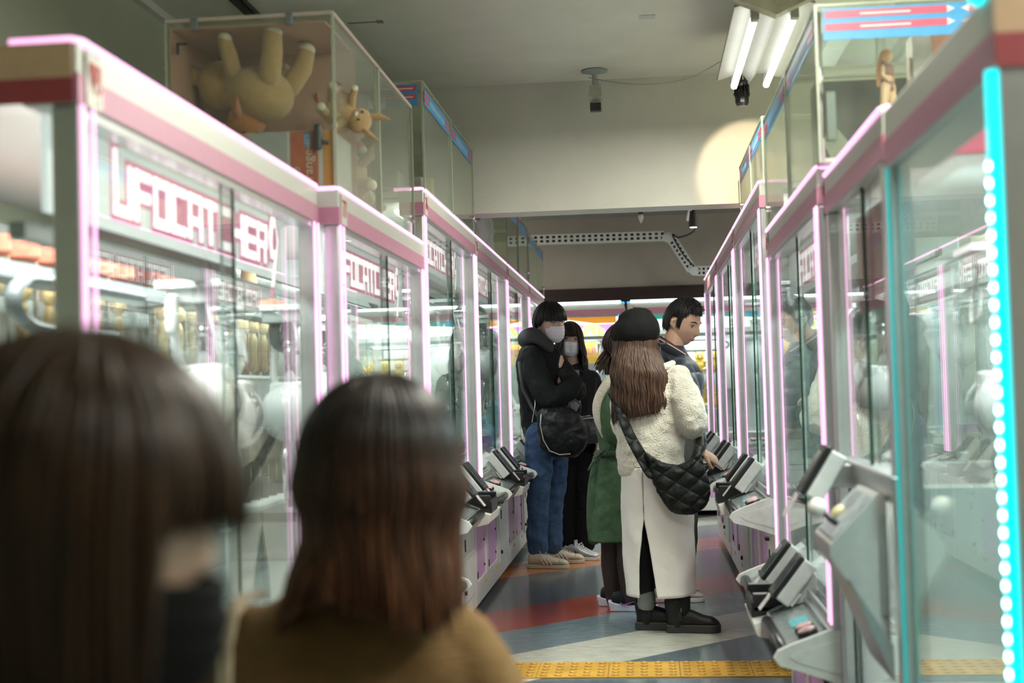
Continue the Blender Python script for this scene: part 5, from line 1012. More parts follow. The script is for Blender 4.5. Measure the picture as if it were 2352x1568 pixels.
# quilted bag held by its strap: a thing of its own
def quilt():
    m = bpy.data.materials.new('quilted_black'); m.use_nodes = True; N, L = nodes(m); bs = N['Principled BSDF']; bs.inputs['Base Color'].default_value = (.006, .008, .007, 1); bs.inputs['Roughness'].default_value = .55; bs.inputs['Specular IOR Level'].default_value = .22
    tc = N.new('ShaderNodeTexCoord'); hs_ = []
    for ang in (.75, -.55):
        mp = N.new('ShaderNodeMapping'); mp.inputs['Rotation'].default_value = (0, ang, 0); L.new(tc.outputs['Object'], mp.inputs[0]); wv = N.new('ShaderNodeTexWave'); wv.bands_direction = 'Z'; wv.inputs['Scale'].default_value = 4.6; wv.inputs['Distortion'].default_value = .6; L.new(mp.outputs[0], wv.inputs[0])
        pw = N.new('ShaderNodeMath'); pw.operation = 'POWER'; pw.inputs[1].default_value = .35; L.new(wv.outputs['Fac'], pw.inputs[0]); hs_.append(pw)
    mn = N.new('ShaderNodeMath'); mn.operation = 'MULTIPLY'; L.new(hs_[0].outputs[0], mn.inputs[0]); L.new(hs_[1].outputs[0], mn.inputs[1]); bp = N.new('ShaderNodeBump'); bp.inputs['Strength'].default_value = 1; bp.inputs['Distance'].default_value = .012; L.new(mn.outputs[0], bp.inputs['Height']); L.new(bp.outputs[0], bs.inputs['Normal']); return m
QM = quilt(); YB_ = Y4-.22; cb = P(1552, 1105, YB_); qb = empty('quilted_bag', cb, 0, 'black quilted shoulder bag hanging at the back of the person in white', 'shoulder bag')
out = [(1478, 1035), (1500, 1050), (1530, 1063), (1562, 1066), (1592, 1050), (1607, 1040), (1622, 1085), (1632, 1130), (1622, 1160), (1600, 1177), (1570, 1182), (1540, 1172), (1515, 1140), (1495, 1095)]
pl_ = [P(x, y, YB_) for x, y in out]; mb = MB(); cc = sum(pl_, V())/len(pl_); N_ = len(pl_); rings = []
q = resample([tuple(p) for p in pl_+[pl_[0]]], 4)[:-1]
for k in range(11):
    t = -1+2*k/10; sc_k = math.sqrt(max(.02, 1-abs(t)**3.2)); rings.append([mb.bm.verts.new(V((cc.x+(p[0]-cc.x)*(.55+.45*sc_k), YB_+.055*t, cc.z+(p[2]-cc.z)*(.55+.45*sc_k)))-qb.location) for p in q])
for a_, b_ in zip(rings, rings[1:]):
    for k in range(len(q)): mb.bm.faces.new((a_[k], a_[(k+1) % len(q)], b_[(k+1) % len(q)], b_[k]))
mb.bm.faces.new(rings[0][::-1]); mb.bm.faces.new(rings[-1]); bo = obj('bag_body', mb, QM, qb, True); remesh(bo, .006, 3, .012, .03)
st_ = MB(); pts = [c(1404, 905, Y4+.02), c(1418, 930, Y4-.12), c(1447, 1000, Y4-.19), c(1478, 1055, Y4-.22), c(1496, 1085, Y4-.24)]; limb(st_, pts, [.020, .026, .030, .034, .036], 5, 16, flat=.35)
limb(st_, [c(1596, 1062, Y4-.22), c(1603, 1030, Y4-.18), c(1605, 1005, Y4-.06), c(1585, 960, Y4+.05)], [.03, .024, .02, .018], 5, 14, flat=.5)
for v in st_.bm.verts: v.co -= qb.location
so_ = obj('strap', st_, QM, qb, True); remesh(so_, .005, 2)
# ---- woman in the green coat
Y3 = 7.42; r3_ = person((-.16, Y3, 0), 'person in a belted green coat, black tights and black trainers, mostly behind the cream fleece'); M3_ = Matrix.Translation(P(1430, 795, Y3)) @ ypr(RD(-80), RD(-8))
c = lambda x, y, Y=Y3: P(x, y, Y)
GRN = mat('green_coat', (.062, .115, .058), .85, var=.1, scale=30, bump=.2, bscale=150); TIG = mat('sheer_tights', (.035, .028, .024), .6, var=.15, scale=10)
b = MB(); head(b, M3_, .92); limb(b, [c(1428, 825), c(1425, 865), c(1424, 900)], [.045, .048, .07]); b.loft([(*c(1425, 1110), .12, .10), (*c(1425, 1000), .10, .085), (*c(1425, 900), .12, .09), (*c(1425, 865), .07, .05)], seg=20)
for x, Yk in ((1405, Y3+.09), (1442, Y3-.06)): limb(b, [c(x+4, 1130, Yk), c(x+2, 1235, Yk), c(x, 1290, Yk), c(x+4, 1375, Yk)], [.075, .052, .054, .034])
limb(b, [c(1420, 890, Y3-.12), c(1412, 960, Y3-.15), V((.05, Y3-.1, 1.06))], [.045, .04, .028]); hand(b, V((.05, Y3-.1, 1.06)), (1, 0, .1), (0, 0, 1), 1, .9, .5)
limb(b, [c(1425, 890, Y3+.14), c(1420, 960, Y3+.16), V((.02, Y3+.12, 1.06))], [.045, .04, .028]); hand(b, V((.02, Y3+.12, 1.06)), (1, 0, .1), (0, 0, 1), -1, .9, .5); bodymesh(r3_, b, .007, SKINL)
b = MB(); b.loft([(*c(1418, 1240), .160, .155), (*c(1418, 1215), .152, .15), (*c(1418, 1180), .148, .145), (*c(1420, 1110), .135, .13), (*c(1420, 1050), .108, .105), (*c(1420, 1030), .104, .10), (*c(1418, 990), .112, .11), (*c(1418, 920), .122, .125), (*c(1420, 885), .105, .12), (*c(1424, 862), .06, .07)], seg=36, dome=False)
limb(b, [c(1418, 895, Y3-.12), c(1402, 955, Y3-.15), c(1412, 1000, Y3-.13), V((.0, Y3-.1, 1.06))], [.058, .060, .055, .045]); limb(b, [c(1425, 895, Y3+.12), c(1415, 965, Y3+.16), V((.0, Y3+.12, 1.06))], [.058, .056, .045]); garment(r3_, 'trench_coat', b, GRN, .007, .022, .08)
bl_ = MB(); bl_.tube([V((c(1420, 1040).x+.112*cos(t), Y3+.112*sin(t), c(1420, 1040).z)) for t in [2*pi*k/40 for k in range(40)]], .018, 8, close=True, flat=1.0)
for d_ in (((1378, 1042), (1366, 1050), (1372, 1062)), ((1378, 1042), (1392, 1032), (1398, 1044)), ((1378, 1044), (1366, 1080), (1358, 1095)), ((1380, 1044), (1362, 1062), (1352, 1078))): bl_.tube([c(*d_[0], Y3-.13), c(*d_[1], Y3-.16), c(*d_[2], Y3-.15)], [.010, .013, .008], 8, flat=.6, ends=True)
obj('belt', W(r3_, bl_), mat('green_belt', (.035, .062, .036), .8), r3_, True)
b = MB(); limb(b, [c(1370, 1055, Y3-.02), c(1364, 1110, Y3-.03), c(1362, 1180, Y3-.03), c(1364, 1236, Y3-.03)], [.02, .032, .036, .034]); garment(r3_, 'coat_tail', b, GRN, .006, .01)
hd_ = MB(); limb(hd_, [c(1432, 855, Y3-.04), c(1408, 868, Y3-.12), c(1385, 895, Y3-.15), c(1371, 930, Y3-.16), c(1374, 965, Y3-.16), c(1386, 1000, Y3-.15)], [.028, .028, .026, .024, .021, .012], 6)
for v in hd_.bm.verts: v.co -= r3_.location
obj('cream_shawl', hd_, mat('cream_knit', (.66, .62, .52), .9, bump=.8, bscale=60, stretch=(1, 1, 3)), r3_, True)
for x, Yk in ((1405, Y3+.09), (1442, Y3-.06)): b = MB(); limb(b, [c(x+2, 1210, Yk), c(x+1, 1265, Yk), c(x+1, 1300, Yk), c(x+4, 1378, Yk)], [.068, .062, .061, .040]); garment(r3_, 'tights_leg', b, TIG, .006, 0)
TRN = mat('trainer_black', (.015, .015, .016), .7); TRS = mat('trainer_sole', (.60, .66, .74), .5); TRO = mat('trainer_orange', (.75, .13, .04), .4); TRP = mat('trainer_purple', (.40, .10, .42), .4); shoe(r3_, (P(1376, 1390, Y3).x, Y3+.13), RD(-4), .25, 'trainer', [TRN, TRS, TRN, TRO]); shoe(r3_, (P(1404, 1402, Y3-.05).x, Y3-.05), RD(-4), .25, 'trainer', [TRN, TRS, TRN, TRP])
DKB = hairmat('dark_brown_hair', (.012, .008, .007), (.055, .034, .026)); hair(r3_, M3_, lambda az: .05 if abs(((az+pi) % (2*pi))-pi) > .8 else .02, DKB, .98, n=160, seed=9, flare=lambda az, d: -.25*d)
pt_ = MB(); rr = random.Random(3)
for k in range(60):
    j = V((rr.uniform(-.02, .02), rr.uniform(-.03, .03), rr.uniform(-.02, .02))); pts = [c(1415, 790)+j*.5, c(1396, 812)+j, c(1385, 832)+j*1.4, c(1374+rr.uniform(-4, 10), 842+rr.uniform(-3, 12))+j]
    q = resample([tuple(p) for p in pts], 5); pt_.tube(q, [.005*(1-.7*i/len(q)) for i in range(len(q))], 5)
for k in range(40):
    j = V((rr.uniform(-.02, .02), rr.uniform(-.03, .03), 0)); q = resample([tuple(p) for p in [c(1412, 800)+j*.5, c(1400, 830)+j, c(1398, 860)+j]], 5); pt_.tube(q, [.005*(1-.7*i/len(q)) for i in range(len(q))], 5)
obj('ponytail', W(r3_, pt_), DKB, r3_, True); face(r3_, M3_, .92)
# ---- man in the navy jacket, pointing at a button
Y5 = 7.75; r5 = person((.22, Y5, 0), 'person in a navy puffer jacket with striped collar, leaning in and pressing a button'); s5 = 1.10
M5 = Matrix.Translation(P(1567, 742, Y5)) @ ypr(RD(-122), RD(-22), RD(0)); c = lambda x, y, Y=Y5: P(x, y, Y)
NAV = mat('navy_puffer', (.020, .030, .050), .45, var=.1, scale=20, bump=.15, bscale=60, sheen=.2)
b = MB(); head(b, M5, s5); limb(b, [c(1556, 755), c(1548, 785), c(1538, 815), c(1530, 845)], [.058, .060, .066, .09])
b.loft([(*c(1530, 1090), .14, .11), (*c(1535, 990), .125, .10), (*c(1545, 900), .15, .11), (*c(1545, 850), .14, .10), (*c(1540, 815), .08, .06)], seg=24)
tip = P(1655, 1074, 7.86); wq = P(1608, 1034, 7.80); el5 = P(1592, 965, 7.62); sh5 = c(1572, 860, Y5-.12)
limb(b, [sh5, el5, wq], [.055, .045, .030])
d5 = (P(1636, 1052, 7.84)-wq).normalized(); n5 = V((.35, -.55, .75)); hand(b, wq+d5*.01, d5+V((0, 0, .02)), n5, -1, 1.05, .75, point=True)
limb(b, [c(1530, 860, Y5+.16), c(1545, 950, Y5+.24), V((.26, Y5+.30, .90))], [.05, .044, .03]); hand(b, V((.26, Y5+.30, .90)), (.3, .3, -.8), (0, 0, 1), 1, 1., .5)
for dx, Yk in ((-.05, Y5+.12), (.05, Y5-.08)): limb(b, [(.13+dx, Yk, .85), (.15+dx, Yk, .47), (.13+dx, Yk, .10)], [.085, .06, .045])
bodymesh(r5, b, .0036, SKIN)
b = MB(); b.loft([(*c(1530, 1062), .155, .125), (*c(1533, 1010), .158, .13), (*c(1540, 940), .165, .14), (*c(1548, 880), .172, .15), (*c(1548, 845), .145, .135), (*c(1545, 818), .095, .09), (*c(1542, 802), .078, .075)], seg=36)
limb(b, [c(1562, 852, Y5-.10), c(1578, 890, Y5-.14), c(1590, 950, Y5-.14), P(1596, 985, 7.70), P(1606, 1022, 7.78)], [.075, .072, .066, .060, .046]); limb(b, [c(1530, 860, Y5+.14), c(1540, 950, Y5+.22), V((.25, Y5+.29, .92))], [.07, .066, .05])
for v in b.bm.verts: v.co += V((0, 0, 0))
jk = garment(r5, 'puffer_jacket', b, NAV, .006, .010, .08); 
def quiltrows(m):
    N, L = nodes(m); bs = N['Principled BSDF']; tc = N.new('ShaderNodeTexCoord'); wv = N.new('ShaderNodeTexWave'); wv.bands_direction = 'Z'; wv.inputs['Scale'].default_value = 3.2; wv.inputs['Distortion'].default_value = 1.5; wv.inputs['Detail Scale'].default_value = 2; L.new(tc.outputs['Object'], wv.inputs[0]); pw = N.new('ShaderNodeMath'); pw.operation = 'POWER'; pw.inputs[1].default_value = .4; L.new(wv.outputs['Fac'], pw.inputs[0])
    bp = N.new('ShaderNodeBump'); bp.inputs['Strength'].default_value = .9; bp.inputs['Distance'].default_value = .015; L.new(pw.outputs[0], bp.inputs['Height']); L.new(bp.outputs[0], bs.inputs['Normal'])
quiltrows(NAV)
cl = MB(); NAc = 40
def colring(z_off, r0, r1, tilt): return [V((c(1548, 800).x+r0*cos(t), Y5+r1*sin(t), c(1548, 800).z+z_off-tilt*cos(t))) for t in [2*pi*k/NAc for k in range(NAc)]]
R0, R1 = colring(-.045, .095, .090, .055), colring(.02, .080, .078, .055)
def band_(Ra, Rb, m, nm, th):
    mb = MB(); A = [mb.bm.verts.new(p-r5.location) for p in Ra]; B = [mb.bm.verts.new(p-r5.location) for p in Rb]
    for k in range(NAc): mb.bm.faces.new((A[k], A[(k+1) % NAc], B[(k+1) % NAc], B[k]))
    o = obj(nm, mb, m, r5, True); sd = o.modifiers.new('t', 'SOLIDIFY'); sd.thickness = th; sd.offset = -1; return o
lerp = lambda A, B, t, k=0: [a.lerp(b_, t)+(a-V((sum((x for x in [q.x for q in A]))/len(A), Y5, a.z))).normalized()*k for a, b_ in zip(A, B)]
band_(R0, R1, mat('navy_rib', (.012, .016, .024), .8), 'collar', .010)
band_(lerp(R0, R1, .70, .002), lerp(R0, R1, .80, .002), mat('rib_white', (.70, .68, .64), .7), 'collar_stripe', .002); band_(lerp(R0, R1, .84, .002), lerp(R0, R1, .90, .002), mat('rib_red', (.42, .05, .05), .7), 'collar_stripe', .002)
obj('bag_strap', W(r5, limb(MB(), [c(1530, 815, Y5-.11), c(1550, 838, Y5-.165), c(1562, 865, Y5-.19), c(1566, 900, Y5-.19), c(1560, 960, Y5-.18)], [.011]*5, 5, 10, flat=.3)), BLKM, r5, True)
b = MB()
for dx, Yk in ((-.05, Y5+.12), (.05, Y5-.08)): limb(b, [(.12+dx, Yk, .90), (.15+dx, Yk, .47), (.13+dx, Yk, .08)], [.10, .078, .065])
b.loft([(.13, Y5, .78, .13, .12), (.13, Y5, .98, .14, .115)], seg=24); garment(r5, 'trousers', b, mat('olive_grey_cloth', (.055, .062, .05), .85), .008, .015)
SHW = mat('pale_shoe', (.55, .52, .48), .6); shoe(r5, (P(1498, 1375, Y5-.08).x+.0, Y5-.10), RD(0), .29, 'plain', [SHW, mat('pale_sole', (.62, .60, .56), .5), SHW]); shoe(r5, (P(1492, 1360, Y5+.1).x, Y5+.12), RD(2), .29, 'plain', [SHW, MT['pale_sole'], SHW])
BLH = hairmat('black_hair', (.006, .006, .007), (.022, .020, .020), .35)
def cut5(az):
    k = abs(((az+pi) % (2*pi))-pi)
    return -.074 if k < .85 else (-.074+.04*(k-.85)/.35 if k < 1.2 else (.018 if k < 1.42 else (-.030 if k < 1.85 else .055)))
hair(r5, M5, cut5, BLH, s5, n=520, rad=.0032, seed=5, abc=(.0785, .1, .127), world_down=False, flare=lambda az, d: -.2*d)
sp = MB(); rr = random.Random(8); T5 = Matrix.Translation(-r5.location) @ M5
for k in range(260):
    th = rr.uniform(0, 2*pi); t = rr.uniform(0, .85); p = V((.083*sin(t)*sin(th), .103*sin(t)*cos(th), .124*cos(t)))*s5; n_ = V((p.x, p.y*.8, p.z)).normalized(); e_ = p+n_*.022+V((rr.uniform(-.008, .008), rr.uniform(.004, .018), 0)); sp.tube([T5 @ p, T5 @ (p+n_*.012), T5 @ e_], [.004, .0035, .001], 5)
obj('hair_tuft', sp, BLH, r5, True); face(r5, M5, s5, lookdown=.004)
obj('ring', W(r5, MB().tube([wq+d5*.115+V((.004*0, 0, 0))+V((.0095*cos(t), .002, .0095*sin(t)))-V((0, .01, .012)) for t in [2*pi*k/16 for k in range(16)]], .0015, 6, close=True)), mat('gold', (.8, .6, .25), .2, metal=1), r5, True)
# ---- man in the black jacket with a face mask, arms crossed
Y1 = 9.3; r1 = person((-.62, Y1, 0), 'person with bowl haircut, white face mask, black jacket and blue jeans, arms crossed'); s1_ = 1.12
M1_ = Matrix.Translation(P(1263, 742, Y1)) @ ypr(RD(-138), RD(-6), RD(4)); c = lambda x, y, Y=Y1: P(x, y, Y)
BJ = mat('black_cotton', (.007, .009, .0085), .8, bump=.2, bscale=120); GH = mat('grey_hood', (.05, .054, .053), .9, bump=.3, bscale=160); JN = mat('blue_jeans', (.050, .098, .185), .85, var=.22, scale=14, bump=.25, bscale=300)
b = MB(); head(b, M1_, s1_); limb(b, [c(1255, 765), c(1246, 790), c(1240, 820)], [.055, .058, .08]); b.loft([(*c(1250, 1010), .15, .11), (*c(1250, 900), .15, .11), (*c(1242, 830), .17, .12), (*c(1240, 800), .09, .07)], seg=24)
sh1 = c(1228, 830, Y1-.14); e1 = c(1270, 925, Y1-.20); w1_ = c(1325, 875, Y1-.16); limb(b, [sh1, e1, w1_], [.055, .048, .03]); hand(b, w1_+V((-.02, .05, -.02)), (.2, .95, -.1), (0, -1, .3), 1, .85, .8)
sh1b = c(1262, 830, Y1+.1); e1b = c(1322, 905, Y1-.05); w1b = c(1296, 862, Y1-.15); limb(b, [sh1b, e1b, w1b], [.055, .048, .03]); hand(b, w1b+V((-.03, .05, -.03)), (-.5, .85, -.1), (0, -1, .3), -1, .85, .9)
for hx, kx, fx_, Yk in ((1240, 1238, 1236, Y1-.10), (1268, 1272, 1270, Y1+.12)): limb(b, [c(hx, 1010, Yk), c(kx, 1130, Yk), c(fx_, 1275, Yk)], [.085, .062, .045])
bodymesh(r1, b, .005, SKINL)
b = MB(); b.loft([(*c(1250, 988), .150, .125), (*c(1248, 950), .158, .13), (*c(1245, 890), .165, .135), (*c(1240, 840), .165, .14), (*c(1238, 805), .14, .12), (*c(1238, 785), .09, .085)], seg=36)
limb(b, [c(1222, 822, Y1-.12), c(1240, 880, Y1-.20), c(1268, 915, Y1-.22), c(1302, 900, Y1-.21), c(1322, 878, Y1-.18)], [.085, .088, .082, .070, .05]); limb(b, [c(1262, 815, Y1+.06), c(1305, 870, Y1-.02), c(1322, 898, Y1-.10), c(1300, 862, Y1-.19)], [.08, .078, .072, .05]); garment(r1, 'black_jacket', b, BJ, .007, .024, .09)
b = MB(); b.loft([(*c(1248, 1008), .142, .115), (*c(1248, 975), .148, .12)], seg=30); garment(r1, 'hoodie_hem', b, GH, .008, .01)
b = MB(); limb(b, [c(1262, 800, Y1-.10), c(1232, 772, Y1-.11), c(1212, 775, Y1-.02), c(1212, 785, Y1+.1), c(1240, 790, Y1+.15)], [.035, .052, .062, .055, .035], 6); limb(b, [c(1258, 795, Y1-.08), c(1236, 778, Y1+.02), c(1252, 795, Y1+.12)], [.045, .05, .045]); garment(r1, 'hood', b, GH, .007, .015)
b = MB()
for xs in (((1240, 1000), (1238, 1080), (1238, 1130), (1234, 1210), (1236, 1262), Y1-.10), ((1266, 1000), (1275, 1080), (1272, 1130), (1268, 1200), (1270, 1250), Y1+.12)): limb(b, [c(*p, xs[5]) for p in xs[:5]], [.10, .092, .080, .072, .072], 6)
b.loft([(*c(1252, 1040), .135, .11), (*c(1250, 1000), .14, .115)], seg=26); garment(r1, 'jeans', b, JN, .007, .028, .07)
CSH = mat('cream_leather', (.56, .49, .38), .55, var=.08); CST = mat('stripe_white', (.66, .62, .54), .5)
shoe(r1, (P(1213, 1298, Y1-.12).x, Y1-.12), RD(-12), .285, 'sneaker', [CSH, mat('cream_sole', (.52, .46, .35), .5), CSH, CST], s=1.05); shoe(r1, (P(1255, 1285, Y1+.1).x-.02, Y1+.14), RD(-8), .285, 'sneaker', [CSH, MT['cream_sole'], CSH, CST], s=1.05)
def cut1(az):
    k = abs(((az+pi) % (2*pi))-pi); return -.022 if k < 1.15 else (-.022+.03*(k-1.15)/.25 if k < 1.4 else (.012 if k < 1.8 else .07))
hair(r1, M1_, cut1, BLH, s1_, n=420, rad=.0042, seed=6, abc=(.092, .112, .128), world_down=False, flare=lambda az, d: -.25*d); face(r1, M1_, s1_, mouth=False); facemask(r1, M1_, s1_)
bg = empty('shoulder_bag', P(1292, 990, Y1-.24), 0, 'black nylon crossbody bag at the hip of the person in the black jacket', 'shoulder bag')
NYL = mat('black_nylon', (.007, .008, .009), .42, bump=.3, bscale=30); YG_ = Y1-.30
b = MB(); b.loft([(*c(1297, 1040, YG_), .11, .05, .1), (*c(1294, 1020, YG_), .155, .07, .1), (*c(1288, 980, YG_), .16, .075, .1), (*c(1282, 950, YG_), .135, .055, .1), (*c(1280, 942, YG_), .11, .035, .1)], seg=36, power=2.6)
for v in b.bm.verts: v.co -= bg.location
o = obj('bag_body', b, NYL, bg, True); remesh(o, .007, 3, .03, .08)
obj('zip', MB().tube([c(x, y, YG_-.075)-bg.location for x, y in ((1243, 950), (1241, 975), (1248, 1010), (1262, 1035), (1285, 1044), (1310, 1042))], .004, 6), mat('zip_grey', (.35, .36, .36), .35, metal=.5), o, True)
obj('strap', MB().tube([c(x, y, yy)-bg.location for x, y, yy in ((1193, 830, Y1-.10), (1200, 890, Y1-.20), (1222, 935, Y1-.24), (1240, 960, Y1-.30))], .014, 10, flat=.3), BLKM, bg, True)
obj('handle', MB().tube([c(x, y, YG_)-bg.location for x, y in ((1305, 945), (1308, 925), (1322, 918), (1334, 930), (1332, 950))], .011, 10, flat=.6), BLKM, bg, True); obj('zip_pull', MB().tube([c(1229, 900, Y1-.22)-bg.location, c(1229, 930, Y1-.26)-bg.location, c(1222, 970, Y1-.28)-bg.location], .003, 6), CHROME, bg, True)
# ---- woman with a face mask beside him
Y2 = 9.75; r2_ = person((-.46, Y2, 0), 'person with long dark hair and white face mask in dark coat and black trousers'); M2_ = Matrix.Translation(P(1309, 781, Y2)) @ ypr(RD(-172), RD(-2), RD(-4)); c = lambda x, y, Y=Y2: P(x, y, Y)
DC = mat('charcoal_coat', (.018, .020, .021), .85, bump=.2, bscale=120); BT = mat('black_trousers', (.006, .006, .007), .85, bump=.2, bscale=90)
b = MB(); head(b, M2_, 1.0); limb(b, [c(1310, 805), c(1314, 835), c(1318, 860)], [.048, .050, .08]); b.loft([(*c(1325, 1030), .14, .10), (*c(1325, 950), .12, .09), (*c(1320, 880), .15, .09), (*c(1318, 855), .09, .06)], seg=22)
limb(b, [c(1362, 885), c(1374, 960), c(1372, 1010, Y2-.1)], [.048, .04, .028]); hand(b, c(1372, 1010, Y2-.1), (0, -.2, -1), (1, 0, 0), 1, .95, .4); limb(b, [c(1285, 885), c(1288, 950), c(1330, 965, Y2-.2)], [.048, .04, .028]); hand(b, c(1330, 965, Y2-.2), (1, 0, 0), (0, -1, 0), -1, .95, .6)
for x in (1300, 1340): limb(b, [c(x, 1030), c(x, 1130), c(x-2, 1245)], [.08, .058, .042])
bodymesh(r2_, b, .005, SKINL)
b = MB(); b.loft([(*c(1328, 1022), .155, .115), (*c(1328, 960), .15, .115), (*c(1325, 900), .165, .115), (*c(1322, 862), .15, .10), (*c(1320, 848), .10, .075)], seg=34); limb(b, [c(1360, 870), c(1374, 930), c(1376, 1000, Y2-.06)], [.062, .060, .05]); limb(b, [c(1286, 875), c(1284, 940), c(1320, 962, Y2-.17)], [.062, .058, .05]); garment(r2_, 'dark_coat', b, DC, .007, .02)
obj('grey_top', W(r2_, MB().prism([(c(1308, 850).x, c(1308, 850).z), (c(1332, 850).x, c(1332, 850).z), (c(1336, 925).x, c(1336, 925).z), (c(1318, 960).x, c(1318, 960).z), (c(1306, 900).x, c(1306, 900).z)], Y2-.135, Y2-.11, 'y')), mat('heather_grey', (.30, .29, .28), .9), r2_)
obj('black_top', W(r2_, limb(MB(), [c(1294, 862, Y2-.08), c(1312, 872, Y2-.12), c(1334, 858, Y2-.09)], [.02, .024, .02])), BT, r2_, True)
b = MB()
for xs in ((1298, 1300, 1298, 1298), (1342, 1344, 1342, 1340)): limb(b, [c(xs[0], 1020), c(xs[1], 1110), c(xs[2], 1190), c(xs[3], 1246)], [.10, .094, .088, .086])
b.loft([(*c(1320, 1050), .145, .11), (*c(1320, 1005), .14, .11)], seg=24); garment(r2_, 'wide_trousers', b, BT, .008, .022)
SIL = mat('silver_mesh', (.50, .52, .52), .4, metal=.3, var=.12, scale=60); shoe(r2_, (P(1305, 1272, Y2-.1).x, Y2-.1), RD(-30), .255, 'plain', [SIL, mat('white_sole', (.66, .66, .64), .5), mat('white_lace', (.72, .74, .70), .7), mat('navy_letter', (.03, .045, .07), .5)]); shoe(r2_, (P(1282, 1262, Y2).x, Y2+.02), RD(-50), .255, 'plain', [SIL, MT['white_sole'], MT['white_lace'], MT['navy_letter']])
def cut2(az):
    k = abs(((az+pi) % (2*pi))-pi); return -.028 if k < .62 else (.24 if k > .95 else -.028+.268*(k-.62)/.33)
hair(r2_, M2_, cut2, DKB, 1.0, n=360, rad=.0045, seed=12, flare=lambda az, d: .02*min(1, d/.1)+.05*max(0, d-.1), wave=.005, wl=.12); face(r2_, M2_, 1.0, mouth=False); facemask(r2_, M2_, 1.0)
b2g = empty('shoulder_bag', P(1352, 985, Y2-.22), 0, 'small dark bag with a pale zip at the side of the masked woman', 'shoulder bag'); b = MB(); b.loft([(0, 0, -.085, .085, .035), (0, 0, -.04, .098, .05), (0, 0, .04, .092, .045), (0, 0, .075, .07, .03)], seg=28, power=2.8); o = obj('bag_body', b, mat('slate_nylon', (.026, .030, .036), .5), b2g, True); remesh(o, .006, 2, .012, .05); obj('zip', MB().tube([(-.08, -.035, .06), (-.02, -.052, .075), (.04, -.05, .08)], .004, 6), mat('zip_pale', (.5, .5, .48), .3, metal=.5), o, True)
obj('strap', MB().tube([(.02, .0, .07), (.05, .08, .2), (.06, .12, .36)], .01, 8, flat=.3), BLKM, b2g, True)
# ---- foreground: woman with brown shoulder-length hair, back to the viewer
YB1 = 1.86; rb_ = person((-.33, YB1, LO), 'person with shoulder-length brown hair and tan top, blurred, back to the viewer'); MB1 = Matrix.Translation(P(872, 1065, YB1)) @ ypr(RD(-20), RD(-4)); c = lambda x, y, Y=YB1: P(x, y, Y)
TANC = mat('tan_cotton', (.19, .108, .044), .9, var=.08, scale=25, bump=.5, bscale=60, stretch=(1, 1, 4))
XB, YC = -.428, YB1+.05
b = MB(); head(b, MB1, .93); limb(b, [c(872, 1150, YB1+.02), c(850, 1270, YB1+.03), (XB+.01, YC, .90)], [.045, .048, .07])
b.loft([(XB, YC, .34, .15, .11), (XB, YC, .50, .14, .10), (XB, YC, .68, .15, .10), (XB, YC, .82, .14, .075), (XB, YC, .88, .07, .05)], seg=26)
for sg in (-1, 1):
    limb(b, [(XB+sg*.135, YC, .82), (XB+sg*.20, YC+.02, .64), (XB+sg*.18, YC+.16, .46)], [.046, .038, .026]); hand(b, V((XB+sg*.18, YC+.16, .46)), (-sg*.3, .6, -.4), (sg*1, 0, .4), sg, .9, .6)
    limb(b, [(XB+sg*.07, YC, .38), (XB+sg*.08, YC, .12), (XB+sg*.08, YC, LO+.07)], [.085, .055, .038])
bodymesh(rb_, b, .008, SKINL)
b = MB(); b.loft([(XB, YC, .30, .185, .125), (XB, YC, .50, .180, .12), (XB, YC, .70, .195, .115), (XB, YC, .81, .205, .105), (XB, YC, .868, .175, .088), (XB+.005, YC, .905, .12, .070), (XB+.01, YC, .93, .07, .058)], seg=40, power=2.2)
for sg in (-1, 1): limb(b, [(XB+sg*.150, YC, .845), (XB+sg*.200, YC+.0, .75), (XB+sg*.225, YC+.03, .62), (XB+sg*.19, YC+.16, .47)], [.058, .062, .055, .04])
garment(rb_, 'tan_top', b, TANC, .008, .018, .12); b = MB()
for sg in (-1, 1): limb(b, [(XB+sg*.08, YC, .36), (XB+sg*.085, YC, .08), (XB+sg*.085, YC, LO+.09)], [.105, .08, .07])
b.loft([(XB, YC, .28, .15, .12), (XB, YC, .36, .15, .12)]); garment(rb_, 'trousers', b, BT, .01, .01)
for sg in (-1, 1): shoe(rb_, (XB+sg*.09, YC-.09), RD(88), .24, 'plain', [BLKM, SOLE, BLKM], z0=LO)
LBR = hairmat('chestnut_hair', (.020, .009, .005), (.19, .070, .030), .36, top=(.012, .007, .005), zsplit=(.98+.23-.05, 1.30+.10))
def cutb(az):
    k = abs(((az+pi) % (2*pi))-pi); return .21+.02*cos(3*az)+(-.05 if k < .6 else 0)
hair(rb_, MB1, cutb, LBR, .97, n=600, rad=.0042, seed=21, abc=(.104, .118, .120), flare=lambda az, d: (.010*sin(min(1, d/.08)*pi)-.006*min(1, d/.12)+(.35 if sin(az) < 0 else .12)*max(0, d-.11)), wave=.003, wl=.2)
stp = tag(obj('bag_strap', MB().tube([c(595, 1362, YB1-.02), c(560, 1372, YB1-.10), c(532, 1410, YB1-.125), c(518, 1480, YB1-.13), c(515, 1580, YB1-.13), c(520, 1700, YB1-.12)], .0125, 10, flat=.35), mat('cream_strap', (.66, .52, .36), .6), smooth=True), 'cream shoulder strap over the left shoulder of the tan top', 'bag strap')
